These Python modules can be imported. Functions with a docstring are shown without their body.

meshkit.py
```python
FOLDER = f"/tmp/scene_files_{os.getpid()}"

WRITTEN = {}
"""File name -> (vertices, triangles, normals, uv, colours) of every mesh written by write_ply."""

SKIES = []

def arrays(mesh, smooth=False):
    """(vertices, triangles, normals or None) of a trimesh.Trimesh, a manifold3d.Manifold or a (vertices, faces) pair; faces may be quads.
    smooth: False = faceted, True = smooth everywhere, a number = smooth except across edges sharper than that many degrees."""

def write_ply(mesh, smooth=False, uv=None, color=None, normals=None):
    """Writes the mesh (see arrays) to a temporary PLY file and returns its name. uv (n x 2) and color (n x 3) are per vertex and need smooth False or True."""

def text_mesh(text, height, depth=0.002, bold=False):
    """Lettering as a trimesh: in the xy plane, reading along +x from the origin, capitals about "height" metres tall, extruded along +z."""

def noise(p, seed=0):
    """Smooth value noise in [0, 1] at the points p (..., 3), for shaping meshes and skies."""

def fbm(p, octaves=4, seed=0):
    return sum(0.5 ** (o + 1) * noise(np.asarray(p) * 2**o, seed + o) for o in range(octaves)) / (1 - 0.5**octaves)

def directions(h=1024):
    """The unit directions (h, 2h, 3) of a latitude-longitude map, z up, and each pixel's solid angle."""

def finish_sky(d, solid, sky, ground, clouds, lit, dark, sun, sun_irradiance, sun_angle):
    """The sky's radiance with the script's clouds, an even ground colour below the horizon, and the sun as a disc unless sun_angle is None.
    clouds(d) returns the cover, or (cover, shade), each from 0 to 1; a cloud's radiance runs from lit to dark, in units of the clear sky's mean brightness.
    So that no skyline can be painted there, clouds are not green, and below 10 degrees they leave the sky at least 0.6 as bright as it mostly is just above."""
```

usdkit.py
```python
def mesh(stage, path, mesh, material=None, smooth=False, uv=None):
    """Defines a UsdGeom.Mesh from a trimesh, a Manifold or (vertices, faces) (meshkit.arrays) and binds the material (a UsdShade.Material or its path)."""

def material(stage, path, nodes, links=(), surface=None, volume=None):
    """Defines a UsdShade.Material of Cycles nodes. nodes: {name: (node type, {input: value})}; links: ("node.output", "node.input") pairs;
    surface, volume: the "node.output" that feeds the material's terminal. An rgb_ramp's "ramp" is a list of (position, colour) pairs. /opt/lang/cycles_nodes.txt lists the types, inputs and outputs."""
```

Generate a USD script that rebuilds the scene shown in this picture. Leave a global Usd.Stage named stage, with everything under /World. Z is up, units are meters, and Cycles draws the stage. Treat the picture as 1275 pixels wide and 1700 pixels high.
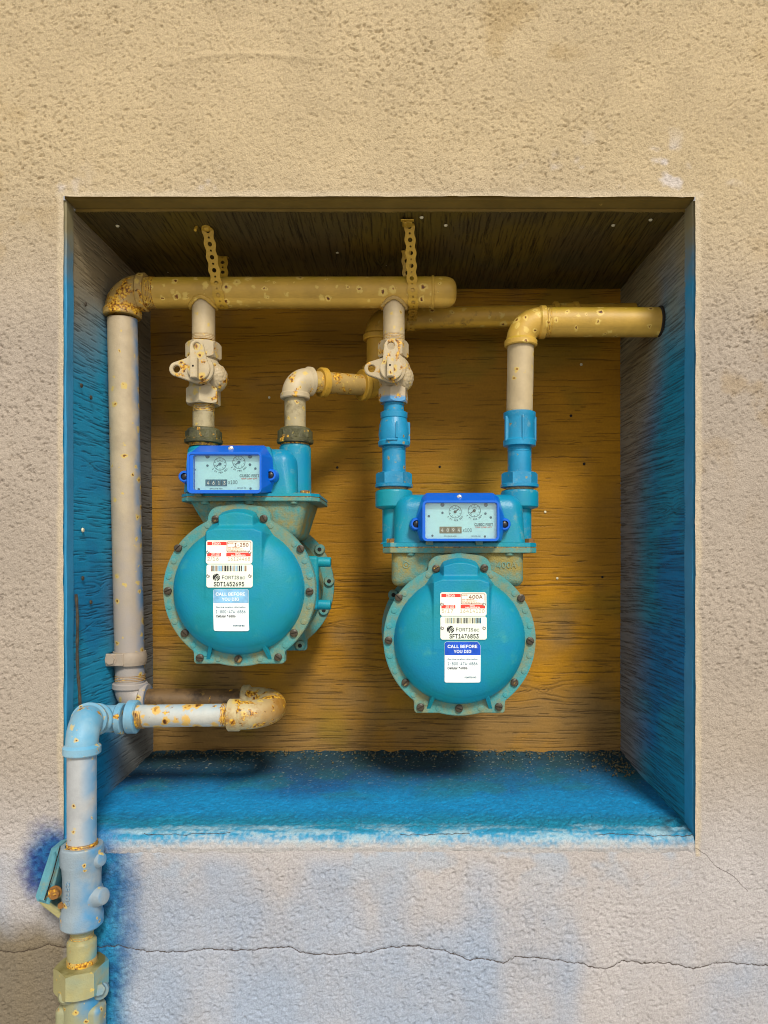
import math
import numpy as np, trimesh, usdkit, meshkit
import manifold3d as m3
from pxr import Usd, UsdGeom, UsdLux, UsdShade, Sdf, Gf, Vt
from shapely.geometry import Polygon, Point, MultiPolygon, box as sbox
from shapely import affinity
from shapely.ops import unary_union
from scipy.ndimage import map_coordinates, gaussian_filter

# ---------------------------------------------------------------- camera, sky, sun, exposure
U = 0.00087          # metres per unit; one unit is what one photo pixel spans on the stucco wall
CZ = 1.15            # height of the eye
VX, VY, D = 671.0, 928.0, 1220.0
SKY_STRENGTH, SUN_INTENSITY, SUN_ANGLE, EXPOSURE = 0.082, 0.40, 12.0, 1.20
SUN_DIR = np.array([0.30, -1.0, 0.95])
SUN_DIR = SUN_DIR / np.linalg.norm(SUN_DIR)

stage = Usd.Stage.CreateInMemory()
UsdGeom.SetStageUpAxis(stage, 'Z')
UsdGeom.SetStageMetersPerUnit(stage, 1.0)
UsdGeom.Xform.Define(stage, '/World')
UsdGeom.Scope.Define(stage, '/World/Looks')

cam = UsdGeom.Camera.Define(stage, '/World/camera')
cam.AddTranslateOp().Set(Gf.Vec3d(0, -D * U, CZ))
cam.AddRotateXOp().Set(90.0)
HA = 36.0
cam.CreateHorizontalApertureAttr(HA)
cam.CreateVerticalApertureAttr(HA * 1700 / 1275)
cam.CreateFocalLengthAttr(HA * D / 1275)
cam.CreateHorizontalApertureOffsetAttr((637.5 - VX) / 1275 * HA)
cam.CreateVerticalApertureOffsetAttr((VY - 850) / 1275 * HA)
cam.CreateClippingRangeAttr(Gf.Vec2f(0.02, 1000))
cam.CreateExposureAttr(EXPOSURE)


def material(name, nodes, links=(), surface='p.BSDF'):
    return usdkit.material(stage, '/World/Looks/' + name, nodes, links, surface=surface)


sky = UsdLux.DomeLight.Define(stage, '/World/sky')
sky.GetPrim().SetCustomDataByKey('kind', 'structure')
sky_mat = material('sky_look', {
    'sky': ('sky_texture', {'sky_type': 'single_scattering', 'sun_disc': False, 'sun_elevation': float(math.asin(SUN_DIR[2])), 'sun_rotation': float(math.atan2(SUN_DIR[0], SUN_DIR[1]))}),
    'tc': ('texture_coordinate', {}),
    'n': ('noise_texture', {'scale': 2.0, 'detail': 5.0, 'roughness': 0.55}),
    'r': ('rgb_ramp', {'ramp': [(0.30, (0.55, 0.55, 0.55)), (0.65, (0.95, 0.95, 0.95))]}),
    'bw': ('rgb_to_bw', {}),
    'cc': ('combine_color', {}),
    'warm': ('mix_color', {'blend_type': 'multiply', 'fac': 1.0, 'b': (1.12, 1.03, 0.90), 'use_clamp': False}),
    'm': ('mix_color', {'use_clamp': False}),
    'b': ('background_shader', {'strength': SKY_STRENGTH})},
    [('tc.generated', 'n.vector'), ('n.fac', 'r.fac'), ('sky.color', 'bw.color'), ('bw.val', 'cc.r'), ('bw.val', 'cc.g'), ('bw.val', 'cc.b'), ('cc.color', 'warm.a'),
     ('r.color', 'm.fac'), ('sky.color', 'm.a'), ('warm.result', 'm.b'), ('m.result', 'b.color')], surface='b.background')
UsdShade.MaterialBindingAPI.Apply(sky.GetPrim()).Bind(sky_mat)

sun = UsdLux.DistantLight.Define(stage, '/World/sun')
sun.CreateNormalizeAttr(True)
sun.CreateIntensityAttr(SUN_INTENSITY)
sun.CreateAngleAttr(SUN_ANGLE)
sun.CreateColorAttr(Gf.Vec3f(1.0, 0.95, 0.86))
_m = Gf.Matrix4d()
_m.SetRotate(Gf.Rotation(Gf.Vec3d(0, 0, 1), Gf.Vec3d(*map(float, SUN_DIR))))
sun.AddTransformOp().Set(_m)


# ---------------------------------------------------------------- helpers
def k(t):
    return (D + t) / D


def P(px, py, t):
    return np.array([(px - VX) * k(t), t, (VY - py) * k(t)], float)


BASES, COUNT = {}, {}


def unique(parent, name):
    key = parent + '/' + name
    n = COUNT.get(key, 0)
    COUNT[key] = n + 1
    return key if n == 0 else f'{key}_{n:03d}'


def put(prim, label=None, category=None, group=None, kind=None):
    for a, b in (('label', label), ('category', category), ('group', group), ('kind', kind)):
        if b:
            prim.SetCustomDataByKey(a, b)


def thing(name, label, category, base, group=None):
    path = unique('/World', name)
    x = UsdGeom.Xform.Define(stage, path)
    base = np.asarray(base, float)
    x.AddTranslateOp().Set(Gf.Vec3d(*map(float, base * U + [0, 0, CZ])))
    BASES[path] = base
    put(x.GetPrim(), label, category, group)
    return path


def cat(*meshes):
    flat = []
    for m in meshes:
        flat += cat_list(m)
    return trimesh.util.concatenate(flat)


def cat_list(m):
    if isinstance(m, (list, tuple)):
        return [y for x in m for y in cat_list(x)]
    return [T(m) if hasattr(m, 'to_mesh') else m]


def obj(name, mesh, mat, parent='/World', smooth=35, label=None, kind=None, prim=None):
    """One Mesh prim; vertices come in units and are stored relative to the thing's base."""
    path = unique(parent, name)
    base = BASES.get(parent)
    if isinstance(mesh, (list, tuple)) or hasattr(mesh, 'to_mesh'):
        mesh = cat(mesh)
    if base is None:
        v = np.asarray(mesh.vertices) * U + [0, 0, CZ]
    else:
        v = (np.asarray(mesh.vertices) - base) * U
        BASES[path] = base
    tm = trimesh.Trimesh(v, mesh.faces, process=False)
    m = usdkit.mesh(stage, path, tm, mat, smooth=smooth)
    for key, (arr, typ) in (prim or {}).items():
        pv = UsdGeom.PrimvarsAPI(m).CreatePrimvar(key, typ, 'vertex')
        a = np.ascontiguousarray(arr, np.float32)
        pv.Set(Vt.Vec3fArray.FromNumpy(a) if a.ndim == 2 else Vt.FloatArray.FromNumpy(a))
    put(m.GetPrim(), label, None, None, kind)
    return path


def basis(d):
    d = np.asarray(d, float)
    d = d / np.linalg.norm(d)
    a = np.array([0, 0, 1.0]) if abs(d[2]) < 0.9 else np.array([0, 1.0, 0])
    u = np.cross(a, d)
    u /= np.linalg.norm(u)
    return u, np.cross(d, u), d


def ring_faces(rows, n, v0=0):
    i, j = np.meshgrid(np.arange(rows - 1), np.arange(n), indexing='ij')
    a, b = i * n + j, i * n + (j + 1) % n
    c, d = b + n, a + n
    return np.concatenate([np.stack([a, b, c], -1).reshape(-1, 3), np.stack([a, c, d], -1).reshape(-1, 3)]) + v0


def lathe(A, d, prof, n=44, wob=0):
    A = np.asarray(A, float)
    u, v, d = basis(d)
    th = np.arange(n) / n * 2 * np.pi
    dirs = np.cos(th)[:, None] * u + np.sin(th)[:, None] * v
    rows = [A + d * s + dirs * r for s, r in prof]
    V = np.concatenate(rows)
    F = [ring_faces(len(prof), n)]
    N = len(V)
    V = np.vstack([V, A + d * prof[0][0], A + d * prof[-1][0]])
    j = np.arange(n)
    F.append(np.stack([np.full(n, N), (j + 1) % n, j], 1))
    o = (len(prof) - 1) * n
    F.append(np.stack([np.full(n, N + 1), o + j, o + (j + 1) % n], 1))
    return trimesh.Trimesh(V, np.vstack(F), process=False)


def cyl(A, B, r, ch=0.0, n=44):
    A, B = np.asarray(A, float), np.asarray(B, float)
    L = np.linalg.norm(B - A)
    prof = [(0, r), (L, r)] if ch == 0 else [(0, r - ch), (ch, r), (L - ch, r), (L, r - ch)]
    return lathe(A, B - A, prof, n)


def tube(pts, r, n=36, caps=True):
    pts = np.asarray(pts, float)
    tan = np.gradient(pts, axis=0)
    tan /= np.linalg.norm(tan, axis=1)[:, None]
    u, v, _ = basis(tan[0])
    rr = np.broadcast_to(np.asarray(r, float), (len(pts),))
    th = np.arange(n) / n * 2 * np.pi
    rows = []
    for p, t, q in zip(pts, tan, rr):
        u = u - t * np.dot(u, t)
        u /= np.linalg.norm(u)
        v = np.cross(t, u)
        rows.append(p + q * (np.cos(th)[:, None] * u + np.sin(th)[:, None] * v))
    V = np.concatenate(rows)
    F = [ring_faces(len(pts), n)]
    if caps:
        N = len(V)
        V = np.vstack([V, pts[0], pts[-1]])
        j = np.arange(n)
        F.append(np.stack([np.full(n, N), (j + 1) % n, j], 1))
        o = (len(pts) - 1) * n
        F.append(np.stack([np.full(n, N + 1), o + j, o + (j + 1) % n], 1))
    return trimesh.Trimesh(V, np.vstack(F), process=False)


def unit(v):
    v = np.asarray(v, float)
    return v / np.linalg.norm(v)


def bend(pc, din, dout, R, n=14):
    """Centre line of a bend whose straight lines meet at pc; R = distance from pc to either tangent point."""
    pc, din, dout = np.asarray(pc, float), unit(din), unit(dout)
    a, b = pc - din * R, pc + dout * R
    c = np.clip(np.dot(din, dout), -1, 1)
    phi = math.acos(c)
    rad = R / math.tan(phi / 2)
    nrm = unit(dout - din * c)
    cen = a + nrm * rad
    out = []
    for s in np.linspace(0, phi, n):
        out.append(cen - nrm * rad * math.cos(s) + din * rad * math.sin(s))
    return np.array(out)


def elbow(pc, din, dout, R, r, lip_r, lip_l=14, ext=10):
    din, dout = unit(din), unit(dout)
    arc = bend(pc, din, dout, R)
    pts = np.vstack([arc[0] - din * ext, arc, arc[-1] + dout * ext])
    out = [tube(pts, r)]
    q = 3.0
    pr = [(0, lip_r - q * .6), (q * .6, lip_r), (lip_l - q, lip_r), (lip_l, lip_r - q), (lip_l + 2, r - 1)]
    out.append(lathe(arc[0] - din * (ext + 1), din, pr))
    out.append(lathe(arc[-1] + dout * (ext + 1), -dout, pr))
    return cat(out)


def threads(A, d, r, L, pitch=3.0, depth=1.3, n=40):
    prof, s = [], 0.0
    while s < L:
        prof += [(s, r), (s + pitch * .5, r - depth)]
        s += pitch
    prof.append((L, r))
    return lathe(A, d, prof, n)


def Mf(tm):
    return m3.Manifold(m3.Mesh(vert_properties=np.asarray(tm.vertices, np.float32), tri_verts=np.asarray(tm.faces, np.uint32)))


def T(man):
    m = man.to_mesh()
    return trimesh.Trimesh(np.asarray(m.vert_properties)[:, :3], np.asarray(m.tri_verts), process=False)


def hexnut(A, d, L, rc, rot=0.0, ch=3.0, sides=6):
    u, v, d = basis(d)
    A = np.asarray(A, float)
    th = np.arange(sides) / sides * 2 * np.pi + rot
    dirs = np.cos(th)[:, None] * u + np.sin(th)[:, None] * v
    V = np.vstack([A + dirs * rc, A + d * L + dirs * rc])
    hexa = Mf(trimesh.Trimesh(V, V * 0 if False else trimesh.convex.convex_hull(V).faces, process=False)) if False else Mf(trimesh.convex.convex_hull(V))
    ri = rc * math.cos(math.pi / sides)
    cone = lathe(A - d * .01, d, [(0, ri + 0.6), (ch, rc + .5), (L - ch, rc + .5), (L + .02, ri + .6)], 48)
    return T(hexa ^ Mf(cone))


ICO = trimesh.creation.icosphere(2)


def rbox(x0, x1, t0, t1, z0, z1, r):
    pts = [ICO.vertices * r + [x, t, z] for x in (x0 + r, x1 - r) for t in (t0 + r, t1 - r) for z in (z0 + r, z1 - r)]
    return trimesh.convex.convex_hull(np.vstack(pts))


def box(x0, x1, t0, t1, z0, z1):
    return trimesh.creation.box(bounds=[[x0, t0, z0], [x1, t1, z1]])


def ext(poly, t0, t1):
    """Extrudes an (X, Z) polygon from depth t0 (towards the camera) to depth t1."""
    out = []
    for g in getattr(poly, 'geoms', [poly]):
        if g.is_empty or g.area < 1e-6:
            continue
        m = trimesh.creation.extrude_polygon(g, t1 - t0, engine='earcut')
        v = np.asarray(m.vertices)
        out.append(trimesh.Trimesh(np.stack([v[:, 0], t1 - v[:, 2], v[:, 1]], 1), m.faces, process=False))
    return trimesh.util.concatenate(out)


def bext(poly, t0, t1, b=1.5):
    """Extrusion with a chamfered front edge."""
    steps = [ext(poly, t0 + b, t1)]
    for q in (0.66, 0.33, 0.0):
        steps.append(ext(poly.buffer(-b * (1 - q) * (1 - q)), t0 + b * q, t0 + b * q + b * .34))
    return cat(steps)


def hullc(*circles):
    return unary_union([Point(x, z).buffer(r, 24) for x, z, r in circles]).convex_hull


def pl(points, t):
    """Polygon in (X, Z) units from photo pixels seen at depth t."""
    q = [P(x, y, t) for x, y in points]
    return Polygon([(a[0], a[2]) for a in q])


def rrect(x0, y0, x1, y1, t, r=3):
    a, b = P(x0, y0, t), P(x1, y1, t)
    return sbox(min(a[0], b[0]) + r, min(a[2], b[2]) + r, max(a[0], b[0]) - r, max(a[2], b[2]) - r).buffer(r, 8)


def sm(x, a, b):
    q = np.clip((np.asarray(x, float) - a) / (b - a), 0, 1)
    return q * q * (3 - 2 * q)


def lerp(a, b, f):
    f = np.asarray(f)[..., None] if np.ndim(f) else f
    return np.asarray(a, float) * (1 - f) + np.asarray(b, float) * f


def zw(py, t=0.0):
    """World height of a photo row at depth t."""
    return float((VY - py) * k(t) * U + CZ)


def xw(px, t=0.0):
    return float((px - VX) * k(t) * U)


C3, F1 = Sdf.ValueTypeNames.Color3fArray, Sdf.ValueTypeNames.FloatArray


# ---------------------------------------------------------------- materials
def paint(name, base, rust=0.5, spot=26.0, rmax=0.26, blotch=0.0, over=None, dirt=0.0, dirt_col=(0.10, 0.07, 0.02), rough=0.5, vary=0.25, halo=(0.52, 0.37, 0.085), bump=0.25, top=None, side=None, alt=None, spec=0.4):
    """Weathered paint: rust spots with pale halos, rust blotches, an optional second sprayed colour and patchy dirt."""
    N = {'geo': ('geometry', {}),
         'nz': ('noise_texture', {'scale': 140.0, 'detail': 3.0}),
         'ns': ('vector_math', {'math_type': 'subtract', 'vector2': (0.5, 0.5, 0.5)}),
         'nm': ('vector_math', {'math_type': 'scale', 'scale': 0.010}),
         'na': ('vector_math', {'math_type': 'add'}),
         'vo': ('voronoi_texture', {'scale': spot * 1.5}),
         'sc': ('separate_color', {}),
         'mr': ('map_range', {'from_min': 1.0 - rust, 'from_max': 1.0, 'to_min': 0.0005, 'to_max': rmax * 1.45, 'clamp': True}),
         'dv': ('math', {'math_type': 'divide'}),
         'ml': ('math', {'math_type': 'multiply', 'value2': 0.8, 'use_clamp': True}),
         'rr': ('rgb_ramp', {'ramp': [(0, (0.03, 0.012, 0.004, 1)), (0.16, (0.09, 0.03, 0.006, 1)), (0.27, (0.30, 0.13, 0.015, 1)), (0.36, (*halo, 0.9)), (0.58, (*halo, 0.75)), (0.74, (*halo, 0.0))]}),
         'n1': ('noise_texture', {'scale': 22.0, 'detail': 6.0, 'roughness': 0.65}),
         'v1': ('rgb_ramp', {'ramp': [(0.25, (1 - vary,) * 3), (0.75, (1 + vary * .6,) * 3)]}),
         'b0': ('mix_color', {'blend_type': 'multiply', 'fac': 1.0, 'a': base, 'use_clamp': False}),
         'm1': ('mix_color', {}),
         'p': ('principled_bsdf', {'roughness': rough, 'specular_ior_level': spec}),
         'nb': ('noise_texture', {'scale': 420.0, 'detail': 3.0}),
         'bu': ('bump', {'strength': bump, 'distance': 0.0012})}
    L = [('geo.position', 'nz.vector'), ('nz.color', 'ns.vector1'), ('ns.vector', 'nm.vector1'), ('nm.vector', 'na.vector1'), ('geo.position', 'na.vector2'), ('na.vector', 'vo.vector'),
         ('vo.color', 'sc.color'), ('sc.r', 'mr.value'), ('vo.distance', 'dv.value1'), ('mr.result', 'dv.value2'), ('dv.value', 'ml.value1'), ('ml.value', 'rr.fac'),
         ('geo.position', 'n1.vector'), ('n1.fac', 'v1.fac'), ('v1.color', 'b0.b'),
         ('rr.alpha', 'm1.fac'), ('rr.color', 'm1.b'), ('geo.position', 'nb.vector'), ('nb.fac', 'bu.height'), ('bu.normal', 'p.normal')]
    cur = 'b0.result'
    if alt:
        N['an'] = ('noise_texture', {'scale': 11.0, 'detail': 4.0, 'roughness': 0.6})
        N['am'] = ('map_range', {'from_min': 0.40, 'from_max': 0.64, 'clamp': True})
        N['ax'] = ('mix_color', {'b': alt})
        L += [('geo.position', 'an.vector'), ('an.fac', 'am.value'), ('am.result', 'ax.fac'), (cur, 'ax.a')]
        cur = 'ax.result'
    for i, o in enumerate(over or []):
        col, axis, a, b = o
        N[f'sx{i}'] = ('separate_xyz', {})
        N[f'on{i}'] = ('noise_texture', {'scale': 45.0, 'detail': 5.0})
        N[f'oa{i}'] = ('math', {'math_type': 'multiply_add', 'value2': abs(b - a) * 0.8, 'value3': -abs(b - a) * 0.4})
        N[f'os{i}'] = ('math', {'math_type': 'add'})
        N[f'om{i}'] = ('map_range', {'from_min': a, 'from_max': b, 'to_min': 0.0, 'to_max': 1.0, 'clamp': True}) if b > a else ('map_range', {'from_min': b, 'from_max': a, 'to_min': 1.0, 'to_max': 0.0, 'clamp': True})
        N[f'ox{i}'] = ('mix_color', {'b': col})
        L += [('geo.position', f'sx{i}.vector'), ('geo.position', f'on{i}.vector'), (f'on{i}.fac', f'oa{i}.value1'), (f'oa{i}.value', f'os{i}.value1'), (f'sx{i}.{axis}', f'os{i}.value2'), (f'os{i}.value', f'om{i}.value'), (f'om{i}.result', f'ox{i}.fac'), (cur, f'ox{i}.a')]
        cur = f'ox{i}.result'
    for tag, spec in (('tp', top), ('sd', side)):      # paint or dust that landed from one direction: (colour, direction, amount)
        if spec:
            N[tag + 'd'] = ('vector_math', {'math_type': 'dot_product', 'vector2': spec[1]})
            N[tag + 'm'] = ('map_range', {'from_min': spec[3] if len(spec) > 3 else 0.1, 'from_max': 0.95, 'to_min': 0.0, 'to_max': spec[2], 'clamp': True})
            N[tag + 'n'] = ('math', {'math_type': 'multiply', 'use_clamp': True})
            N[tag + 'o'] = ('noise_texture', {'scale': 30.0, 'detail': 5.0})
            N[tag + 'q'] = ('map_range', {'from_min': 0.35, 'from_max': 0.6, 'clamp': True})
            N[tag + 'x'] = ('mix_color', {'b': spec[0]})
            L += [('geo.normal', tag + 'd.vector1'), (tag + 'd.value', tag + 'm.value'), ('geo.position', tag + 'o.vector'), (tag + 'o.fac', tag + 'q.value'), (tag + 'm.result', tag + 'n.value1'), (tag + 'q.result', tag + 'n.value2'), (tag + 'n.value', tag + 'x.fac'), (cur, tag + 'x.a')]
            cur = tag + 'x.result'
    if dirt > 0:
        N['nd'] = ('noise_texture', {'scale': 38.0, 'detail': 8.0, 'roughness': 0.7})
        N['rd'] = ('map_range', {'from_min': 0.66 - 0.3 * dirt, 'from_max': 0.80 - 0.2 * dirt, 'to_max': 0.9, 'clamp': True})
        N['md'] = ('mix_color', {'b': dirt_col})
        L += [('geo.position', 'nd.vector'), ('nd.fac', 'rd.value'), ('rd.result', 'md.fac'), (cur, 'md.a')]
        cur = 'md.result'
    L.append((cur, 'm1.a'))
    cur = 'm1.result'
    if blotch > 0:
        N['nr'] = ('noise_texture', {'scale': 48.0, 'detail': 7.0, 'roughness': 0.62})
        N['rb'] = ('map_range', {'from_min': 0.70 - 0.25 * blotch, 'from_max': 0.74 - 0.25 * blotch, 'clamp': True})
        N['nc'] = ('noise_texture', {'scale': 260.0, 'detail': 4.0})
        N['rc'] = ('rgb_ramp', {'ramp': [(0.34, (0.05, 0.018, 0.004)), (0.46, (0.32, 0.13, 0.008)), (0.60, (0.64, 0.38, 0.035))]})
        N['mb'] = ('mix_color', {})
        L += [('geo.position', 'nr.vector'), ('nr.fac', 'rb.value'), ('rb.result', 'mb.fac'), ('geo.position', 'nc.vector'), ('nc.fac', 'rc.fac'), ('rc.color', 'mb.b'), (cur, 'mb.a')]
        cur = 'mb.result'
    L.append((cur, 'p.base_color'))
    return material(name, N, L)


def plain(name, col, rough=0.5, spec=0.4, metallic=0.0, vary=0.12, scale=60.0):
    return material(name, {'geo': ('geometry', {}), 'n': ('noise_texture', {'scale': scale, 'detail': 5.0, 'roughness': 0.6}), 'r': ('rgb_ramp', {'ramp': [(0.3, tuple(c * (1 - vary) for c in col)), (0.7, tuple(min(1, c * (1 + vary)) for c in col))]}),
                           'p': ('principled_bsdf', {'roughness': rough, 'specular_ior_level': spec, 'metallic': metallic})},
                    [('geo.position', 'n.vector'), ('n.fac', 'r.fac'), ('r.color', 'p.base_color')])


def coloured(name, rough=0.85, grain=900.0, gs=0.35, gd=0.0015, scr=0.2, cracks=(), spec=0.25):
    """Surface whose paint colour is stored per vertex, with fine grain; cracks are signed distances stored per vertex."""
    N = {'cd': ('attribute', {'attribute': 'Cd'}), 'geo': ('geometry', {}),
         'n': ('noise_texture', {'scale': grain, 'detail': 4.0, 'roughness': 0.65}),
         'v': ('rgb_ramp', {'ramp': [(0.25, (1 - scr,) * 3), (0.75, (1 + scr * .8,) * 3)]}),
         'm': ('mix_color', {'blend_type': 'multiply', 'fac': 1.0, 'use_clamp': False}),
         'bu': ('bump', {'strength': gs, 'distance': gd}),
         'p': ('principled_bsdf', {'roughness': rough, 'specular_ior_level': spec})}
    L = [('geo.position', 'n.vector'), ('n.fac', 'v.fac'), ('cd.color', 'm.a'), ('v.color', 'm.b'), ('n.fac', 'bu.height'), ('bu.normal', 'p.normal')]
    cur = 'm.result'
    for i, (attr, w) in enumerate(cracks):
        N[f'a{i}'] = ('attribute', {'attribute': attr})
        N[f'cn{i}'] = ('noise_texture', {'scale': 110.0, 'detail': 5.0})
        N[f'cm{i}'] = ('math', {'math_type': 'multiply_add', 'value2': 6.0, 'value3': -3.0})
        N[f'cs{i}'] = ('math', {'math_type': 'add'})
        N[f'b{i}'] = ('math', {'math_type': 'absolute'})
        N[f'c{i}'] = ('map_range', {'from_min': w * .5, 'from_max': w * 1.4, 'to_min': 0.9, 'to_max': 0.0, 'clamp': True})
        N[f'x{i}'] = ('mix_color', {'b': (0.045, 0.03, 0.02)})
        L += [('geo.position', f'cn{i}.vector'), (f'cn{i}.fac', f'cm{i}.value1'), (f'cm{i}.value', f'cs{i}.value1'), (f'a{i}.fac', f'cs{i}.value2'), (f'cs{i}.value', f'b{i}.value1'), (f'b{i}.value', f'c{i}.value'), (f'c{i}.result', f'x{i}.fac'), (cur, f'x{i}.a')]
        cur = f'x{i}.result'
    L.append((cur, 'p.base_color'))
    return material(name, N, L)


BLUE = (0.015, 0.26, 0.50)
BEIGE = (0.44, 0.345, 0.20)
M_stucco = coloured('stucco', 0.92, 460.0, 0.8, 0.0026, 0.26, [('crack_low', 0.9), ('crack_corner', 0.6)])
M_ply = coloured('painted_plywood', 0.6, 300.0, 0.25, 0.001, 0.14, spec=0.13)
M_sill = coloured('painted_concrete', 0.85, 500.0, 0.7, 0.002, 0.3, [('crack_lip', 0.8)])
M_header = paint('header_paint', (0.47, 0.29, 0.048), 0.9, 40.0, 0.40, halo=(0.62, 0.45, 0.11), top=((0.36, 0.255, 0.008), (0, 0, 1), 0.85), blotch=0.04)
M_beige = paint('beige_paint', BEIGE, 0.85, 44.0, 0.28)
M_riser = paint('riser_paint', (0.42, 0.335, 0.215), 0.95, 40.0, 0.30, over=[((0.31, 0.275, 0.25), 'z', zw(760, 180), zw(1100, 180))], side=((0.03, 0.18, 0.40), (0.96, 0.28, 0), 0.8, 0.5))
M_elbow_rust = paint('rusty_elbow_paint', (0.38, 0.25, 0.075), 0.9, 44.0, 0.36, blotch=0.70)
M_valve = paint('valve_paint', (0.44, 0.36, 0.225), 0.95, 46.0, 0.36, blotch=0.46)
M_valve_rust = paint('rusty_valve_paint', (0.39, 0.31, 0.185), 0.95, 50.0, 0.38, blotch=0.62)
M_valve_low = paint('valve_paint_blue_hem', (0.40, 0.325, 0.215), 0.95, 50.0, 0.36, blotch=0.5, over=[((0.08, 0.26, 0.48), 'z', zw(656, 150), zw(660, 150))])
M_dirty = paint('dirty_nipple_paint', (0.36, 0.30, 0.17), 0.9, 54.0, 0.32, blotch=0.3, dirt=0.6)
M_thread = paint('rusty_threads', (0.30, 0.18, 0.06), 0.9, 50.0, 0.3, blotch=0.9)
M_bronze = paint('verdigris_nut', (0.085, 0.08, 0.032), 0.8, 60.0, 0.3, blotch=0.35, dirt=0.8, dirt_col=(0.022, 0.022, 0.009), rough=0.6, halo=(0.2, 0.16, 0.04), bump=0.7)
M_bluefit = paint('blue_fitting_paint', (0.008, 0.215, 0.40), 0.6, 54.0, 0.22, dirt=0.34, dirt_col=(0.15, 0.27, 0.31), halo=(0.22, 0.22, 0.11), rough=0.4)
M_rear = paint('rear_pipe_paint', (0.46, 0.265, 0.028), 0.8, 38.0, 0.34, dirt=0.3, dirt_col=(0.05, 0.032, 0.01))
M_low = paint('lower_pipe_paint', (0.42, 0.425, 0.39), 1.0, 44.0, 0.58, blotch=0.30, halo=(0.58, 0.34, 0.04), top=((0.22, 0.36, 0.45), (0, 0, 1), 0.6))
M_lowrust = paint('lower_bend_paint', (0.44, 0.36, 0.19), 0.5, 36.0, 0.40, blotch=0.74, dirt=0.5, dirt_col=(0.25, 0.11, 0.012), over=[((0.27, 0.125, 0.012), 'x', xw(420, 110), xw(470, 110))])
M_lowdark = paint('lower_back_pipe_paint', (0.13, 0.075, 0.028), 0.5, 44.0, 0.3, blotch=0.35, halo=(0.25, 0.15, 0.04), dirt=0.6, dirt_col=(0.03, 0.018, 0.009))
M_lowelbow = paint('blue_white_elbow_paint', (0.20, 0.36, 0.46), 0.95, 42.0, 0.30, blotch=0.28, halo=(0.5, 0.38, 0.13), side=((0.05, 0.28, 0.48), (0.5, -0.3, 0.8), 0.7))
M_lowvert = paint('blue_white_pipe_paint', (0.36, 0.375, 0.385), 0.85, 50.0, 0.26, halo=(0.5, 0.39, 0.15), side=((0.06, 0.24, 0.44), (1, 0.1, 0), 0.8))
M_stop = paint('shutoff_valve_paint', (0.225, 0.285, 0.33), 0.7, 46.0, 0.24, blotch=0.10, side=((0.02, 0.20, 0.42), (1, -0.2, 0), 0.95), over=[((0.25, 0.25, 0.14), 'z', zw(1560, -40), zw(1620, -40))], bump=.5)
M_stopplate = paint('valve_cover_paint', (0.09, 0.27, 0.33), 0.7, 46.0, 0.24, dirt=0.4, dirt_col=(0.25, 0.23, 0.10), bump=.5)
M_stopnut = paint('lower_nut_paint', (0.30, 0.275, 0.125), 0.7, 44.0, 0.28, blotch=0.2, side=((0.05, 0.27, 0.36), (0.9, 0, 0.1), 0.9), top=((0.10, 0.085, 0.018), (0, 0, 1), 1.0), bump=.5)
M_rust = paint('rusty_iron', (0.20, 0.09, 0.02), 0.8, 70.0, 0.4, blotch=0.8, rough=0.8)
M_strap = paint('strap_paint', (0.47, 0.285, 0.03), 0.3, 60.0, 0.2, rough=0.4)
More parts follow.
